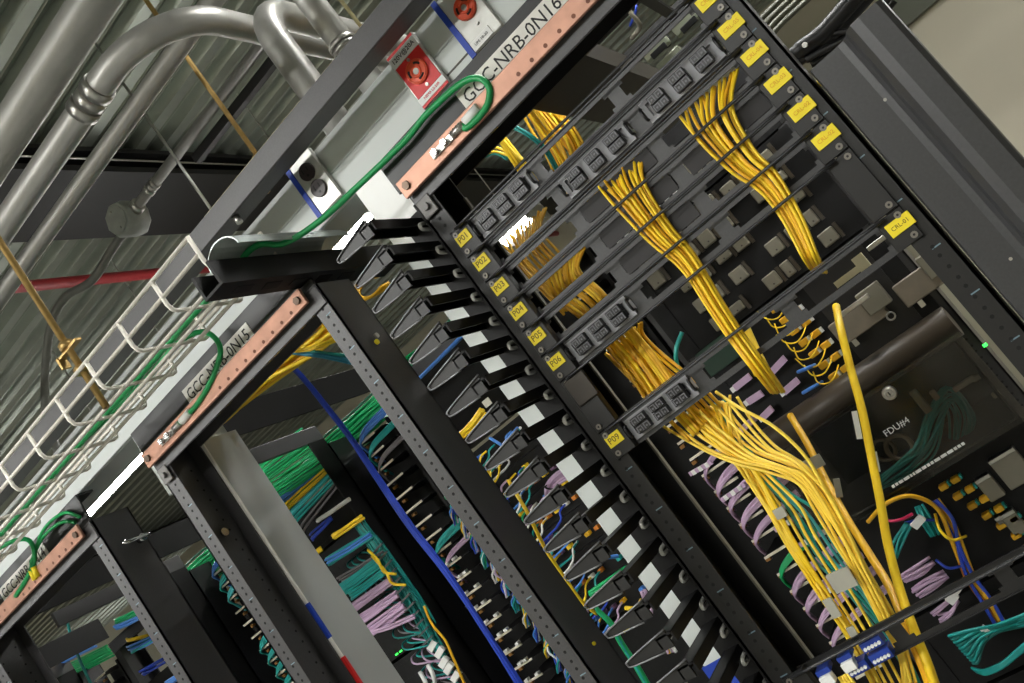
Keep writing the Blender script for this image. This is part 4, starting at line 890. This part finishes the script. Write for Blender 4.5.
level((352,608),(392,580),1.91,6,LAV,'lavender lead in the first bundle behind the grey pole','first lavender bundle',.0038,.012)
level((358,622),(398,594),1.91,6,LAV,'lavender lead in the second bundle behind the grey pole','second lavender bundle',.0038,.014)
level((366,634),(404,606),1.91,6,LAV,'lavender lead in the third bundle behind the grey pole','third lavender bundle',.0038,.014)
level((370,632),(414,616),1.90,3,LAV,'lavender lead curving lowest behind the grey pole','lowest lavender leads',.0036,.004)
bundle([(358,522,1.94,.016),(378,548,1.94,.022),(398,580,1.94,.026),(416,606,1.94,.028),(432,634,1.94,.024),(444,656,1.94,.014)],22,.0042,[TEAL,mat('deep_teal_jacket',(.06,.46,.44),.45)],'teal cable in the upright bundle along the rear post behind the grey pole','upright teal bundle','network_cable')
cable(px([(368,550,1.9),(378,560,1.88),(384,572,1.88),(396,574,1.88)]),.0038,YEL,'yellow lead hooking round the upright teal bundle, upper',None,'patch_cable')
cable(px([(372,556,1.9),(386,572,1.87),(392,583,1.87),(406,585,1.88)]),.0038,YEL,'yellow lead hooking round the upright teal bundle, lower',None,'patch_cable')
cable(px([(424,606,1.9),(432,624,1.9),(445,640,1.9),(452,655,1.9),(462,678,1.9),(470,695,1.9)]),.0035,YELD,'thin yellow cable falling along the rear post right of the teal bundle',None,'patch_cable')
for i,a in enumerate(((433,645),(440,652),(444,662),(449,668),(456,676))):
    p=at(*a,1.93); tag(MB().obox(p,(.016,0,.006),(0,.006,0),(-.003,0,.008)).build('network_plug', WHT),'white network plug in the short column under the upright teal bundle','plug','white plugs under the teal bundle')
for i,(a,b) in enumerate((((428,665),(435,682)),((420,672),(428,690)))):
    cable(px([a+(1.93,),((a[0]+b[0])/2+1,(a[1]+b[1])/2,1.92),b+(1.93,)]),.006,WHT,'stubby white lead near the bottom edge under the teal bundle','stubby white leads','network_cable')
for i,a in enumerate(((397,654),(401,651))):
    p=at(*a,1.97); tag(MB().box(p.x-.003,p.x+.003,1.965,1.972,p.z-.002,p.z+.002,.0005).build('indicator_light', LEDG),'tiny green indicator light behind the grey pole','light','green indicator lights')
for k in range(12):                                # small black combs over the upright bundle
    a=lerp((378,548),(428,640),k/11); p=at(*a,1.91); tag(MB().obox(p,(.022,0,.003),(0,.004,0),(-.0005,0,.0022)).build('comb_finger', mat('comb_grey',(.42,.42,.43),.28,.5)),'thin dark comb finger over the upright teal bundle','finger','comb fingers')
# rack behind the cable rings: port columns with coloured boots
x2=RW[1]
cols=[YEL,YELD,TEAL,LBLUE,mat('orange_jacket',(.8,.48,.14),.45),YEL,WHT,mat('purple_dim',(.42,.3,.42),.5)]
random.seed(71)
for k in range(12):
    z1=.21-k*U; d=dev(x2,z1,1,'black jack panel with coloured boots, one of the stack behind the cable rings','jack panel','jack_panel',.2); d['group']='jack panels behind the cable rings'
    for c_ in range(12):
        if random.random()<.3: continue
        xx=x2+.07+c_*.031; m=MB(); zz=z1-.022; plug(m,xx,zz,Y2-.001,.0062,.02); m.build('jack_boot', random.choice(cols), d)
d=dev(x2,.46,5,'black shelf above the stack of jack panels behind the cable rings','shelf','equipment_shelf',.2)
d=dev(x2,-.34,10,'black chassis below the stack of jack panels behind the cable rings','network switch','network_switch',.2)
bundle([(400,366,1.86,.012),(428,346,1.84,.014),(458,322,1.82,.014)],8,.0034,GRN,'green lead in the strands rising between grey post and cable rings','green strands by the rings')
bundle([(410,386,1.76,.006),(436,360,1.75,.007),(464,332,1.74,.007)],4,.0036,LBLUE,'light blue lead crossing the green bundle between grey post and cable rings','light blue leads by the rings')
bundle([(458,440,1.60,.010),(472,427,1.58,.010),(484,412,1.58,.012)],6,.004,YEL,'yellow lead in the stub between grey post and cable rings','yellow stub by the rings')
bundle([(548,500,1.30,.004),(550,489,1.29,.010),(560,478,1.29,.012),(574,472,1.30,.012)],10,.0028,LAV,'lavender lead in the tied bundle caught in the cable rings','lavender bundle in the rings')
tag(MB().ring(at(552,487,1.285),(1,0,1.2),.011,.0016,14,6).build('cable_tie', INK),'black tie round the lavender bundle in the cable rings','tie')
bundle([(540,470,1.5,.006),(552,462,1.46,.008),(566,450,1.44,.010)],6,.003,[TEAL,WHT],'teal or white lead in the clump above the lavender bundle','teal clump in the rings')
bundle([(500,452,1.6,.006),(508,442,1.58,.008),(520,430,1.56,.012)],5,.003,[TEAL,LBLUE,WHT],'teal or blue lead in the upper clump among the rings','upper clump among the rings')
cable(px([(490,438,1.45),(498,443,1.44),(506,448,1.45)]),.003,LBLUE,'short light blue lead crossing the upper clump among the rings',None,'network_cable')
cable(px([(508,480,1.30),(527,512,1.285),(545,548,1.282),(566,580,1.285),(582,602,1.285),(597,614,1.30)]),.0032,YEL,'yellow cable running down the edge of the grey rack post beside the rings',None,'patch_cable')
bundle([(594,606,1.30,.003),(612,622,1.30,.005),(622,640,1.30,.006),(640,668,1.30,.006),(655,695,1.3,.006)],3,.0036,[GRN,TEAL],'green or teal cable below the yellow one at the grey post edge','green leads at the post edge')
bundle([(590,595,1.35,.005),(612,582,1.36,.010),(632,570,1.38,.010),(652,560,1.4,.008)],6,.003,[GRN,TEAL,GRN,WHT],'green lead in the slanting bundle between the lower rings','green bundle between the lower rings')
cable(px([(588,560,1.4),(603,558,1.38),(618,556,1.4)]),.0035,LBLUE,'light blue lead lying level between the lower rings',None,'network_cable')
cable(px([(626,608,1.38),(636,608,1.36),(642,600,1.36)]),.004,YEL,'short yellow hook among the lower rings',None,'patch_cable')
bundle([(644,590,1.36,.006),(650,604,1.36,.008),(650,616,1.36,.008)],6,.003,LAV,'pale lavender lead hanging short between the lower rings','short lavender leads between the rings')
bundle([(672,628,1.36,.004),(668,640,1.36,.008),(672,652,1.36,.010)],5,.003,[LAV,WHT,YELD],'pale lead in the lowest clump between the rings','lowest clump between the rings')
tag(MB().obox(at(600,640,1.4)+Vector((.06,0,0)),(.010,0,.002),(0,.006,0),(-.002,0,.009)).build('network_plug', TAG),'yellow plug body between the two lowest rings','plug')
# amber coil by the pole and small bits at the top of the rings
for i in range(5):
    p=at(366,287,1.45); cable([p+Vector((.030*math.cos(a)+.002*i,.02*math.sin(a*1.3)+.004*i,.022*math.sin(a))) for a in [q*.55 for q in range(11)]],.0035,YELD,'amber lead in the small coil behind the second cable ring','amber coil','patch_cable','cable',3,6)
# far left racks
random.seed(81)
level((50,662),(93,640),2.0,5,YEL,'yellow lead in the bright bundle at the bottom left corner','yellow leads at the bottom left',.005,.010)
level((54,666),(95,645),1.99,4,LBLUE,'light blue lead under the yellow ones at the bottom left corner','light blue leads at the bottom left',.004,.006)
level((116,622),(146,608),2.0,5,GRN,'green lead above the blue one beside the bottom left perforated post','green leads at the bottom left post',.004,.012)
level((116,627),(144,616),1.98,5,LBLUE,'light blue lead beside the bottom left perforated post','light blue leads at the bottom left post',.004,.008)
level((126,640),(152,634),1.97,3,YEL,'yellow lead below the light blue ones at the bottom left post','yellow leads at the bottom left post',.004,.004)
level((130,650),(158,636),1.96,6,[TEAL,LBLUE],'teal or light blue lead tangled at the bottom left post','tangled leads at the bottom left post',.004,.014)
cable(px([(65,612,1.9),(72,640,1.9),(82,665,1.9),(94,690,1.9)]),.005,mat('deep_teal_jacket',(.06,.46,.44),.45),'deep teal cable hanging in front of the wall at the bottom left',None,'network_cable')
level((142,673),(165,660),1.97,4,BLUE,'blue lead crossing below the tangled ones at the bottom left post','blue leads at the bottom left post',.004,.008)
level((168,684),(184,672),1.97,4,LBLUE,'light blue lead at the bottom edge by the bottom left post','light blue leads at the bottom edge',.004,.008)
level((60,675),(110,650),2.05,8,GRN,'dark green lead under the yellow bundle at the bottom left corner','dark green leads at the bottom left',.004,.03)
for k in (3,4):
    for z1,nU in ((.30,5),(.06,6)): dev(RW[k],z1,nU,('upper' if z1>.2 else 'lower')+(' dark switch in the far left rear rack' if k==3 else ' dark switch in the farthest rear rack'),'network switch','network_switch',.3)
# short leads drooping from the jack panels to the side, all along the stack
COLLECT=True
random.seed(91)
for k in range(12):
    z1=.21-k*U-.022
    for q in range(7):
        xx=x2+.07+(q+random.choice((0,0,1)))*.031; e=random.uniform(-.02,.02)
        cable([(xx,Y2-.02,z1),(xx-.006,Y2-.05,z1-.006),(xx-.03,Y2-.065+e,z1-.030+e*.5),(x2+.045,Y2-.06+e,z1-.055+e),(x2+.012+e*.4,Y2-.05,z1-.10)],.0028,random.choice((TEAL,TEAL,GRN,YEL,LBLUE,BLUE,WHT,LAV)),'short coloured lead drooping from the jack panels behind the cable rings','drooping leads of the jack panels','network_cable','cable',4,6)
for k in range(10):
    z1=.20-k*U-.01
    for q in range(4):
        xx=x3+.36+q*.022; e=random.uniform(-.014,.014)
        cable([(xx,Y2-.004,z1),(xx+.006,Y2-.04,z1-.004),(xx+.03,Y2-.06+e,z1-.022+e*.5),(x3+.468,Y2-.05,z1-.05+e)],.0026,random.choice((TEAL,TEAL,mat('deep_teal_jacket',(.06,.46,.44),.45),LAV,mat('grey_jacket',(.45,.43,.44),.5))),'thin dark lead curling toward the upright teal bundle behind the grey pole','curling leads at the teal bundle','network_cable','cable',4,6)
COLLECT=False
tag(SMB.build('network_cables', SMATS),'mass of small network leads in the rear racks, with the long green bundle above','cable',None,'stuff')

# ================================================================== LIGHTS
def fixture(x0,x1,y,z,w,label,group,tubes=None,m=LAMP):
    t=thing('ceiling_light',label,'ceiling light',((x0+x1)/2,y,z),group)
    b=MB(); b.box(x0,x1,y-w/2,y+w/2,z+.012,z+.075,.004); b.build('housing', WHT, t)
    MB().box(x0+.01,x1-.01,y-w/2+.008,y+w/2-.008,z,z+.012).build('diffuser', m, t)
    MB().box(x0+.01,x1-.01,y-w/2+.008,y+w/2-.008,z+.075,z+.080).build('added_uplight', UPL, t)  # glowing top face added to brighten the ceiling deck
    for xx in (x0+.15,x1-.15): MB().cyl((xx,y,z+.075),(xx,y,1.97),.003,6).build('hanger', STEEL, t)
    return t
for k in range(2): fixture(-1.52-1.6*k-1.3,-1.52-1.6*k,2.8,1.212,.12,('bright fluorescent strip seen in the gap above the post, beside the dropout plate','bright fluorescent strip seen at the far left above the white paint edge of the raceway')[k],None,m=LAMPV)
# aisle lights in front of the row, above the photographer
for k,(xa,ya_) in enumerate(((-1.9,-.7),(-4.2,-.7),(-.3,-1.9),(-1.9,-1.9),(-3.5,-1.9),(-5.1,-1.9))):
    fixture(xa-.6,xa+.6,ya_,1.45,.22,'suspended white aisle light above the camera','aisle lights',m=LAMP)
fixture(1.6,2.8,3.2,1.5,.2,'added unseen white light near the pale partition behind the black cable duct',None)  # added out of view to brighten the beige wall at the right
fixture(1.8,3.0,5.8,1.25,.2,'added unseen white light near the back wall beyond the pale partition',None)  # unseen fill light, added to lift the back wall
fixture(-11.5,-10.3,5.8,1.25,.2,'added unseen white light near the back wall at the far end of the row',None)  # added out of frame to brighten the wall at the left
for xa in (.25,-5.6): fixture(xa-.5,xa+.5,1.66,1.5,.2,('added unseen white light over the space between the rack rows, right end' if xa>0 else 'added unseen white light over the space between the rack rows, far end'),None)  # unseen lights added to brighten the fronts of the rear row
# louvred light over the far aisle, seen through the openings of P02 and P03
lv=thing('ceiling_light','louvred fluorescent light glowing through the left openings of P02 and P03','ceiling light',(-1.55,3.55,.98))
b=MB(); b.box(-1.72,-1.27,3.43,3.67,1.03,1.09); b.build('housing', WHT, lv)
for q,yy in enumerate((3.49,3.61)): MB().cyl((-1.70,yy,1.005),(-1.29,yy,1.005),.018,10).build('tube', LAMPV, lv)
for q in range(8):
    xx=-1.72+.45*q/7; MB().box(xx-.003,xx+.003,3.43,3.67,.965,1.03).build('louvre_blade', STEEL, lv)
for xx in (-1.65,-1.37): MB().cyl((xx,3.55,1.09),(xx,3.55,1.97),.003,6).build('hanger', STEEL, lv)

w=bpy.data.worlds.new('room_ambience'); bpy.context.scene.world=w; w.use_nodes=True
w.node_tree.nodes['Background'].inputs['Color'].default_value=(.9,.95,1,1); w.node_tree.nodes['Background'].inputs['Strength'].default_value=.02

# ================================================================== CAMERA
cam=bpy.data.cameras.new('camera'); co=bpy.data.objects.new('camera',cam); C.objects.link(co)
cam.sensor_width=36; cam.lens=F/1024*36; cam.clip_start=.01
def w3(v): return Vector((v[0],v[2],-v[1]))
right=w3(R[0]); up=-w3(R[1]); back=-w3(R[2])
co.matrix_world=Matrix(((right.x,up.x,back.x,0),(right.y,up.y,back.y,0),(right.z,up.z,back.z,0),(0,0,0,1)))
bpy.context.scene.camera=co
# everything was laid out from eye level: lift the whole place so that the floor is at zero
for o in list(C.objects):
    if o.parent is None: o.location.z+=H
    if '_o' in o: del o['_o']
sc=bpy.context.scene
sc.view_settings.view_transform='Standard'; sc.view_settings.look='None'; sc.view_settings.gamma=1; sc.view_settings.use_curve_mapping=False
sc.view_settings.exposure=.38
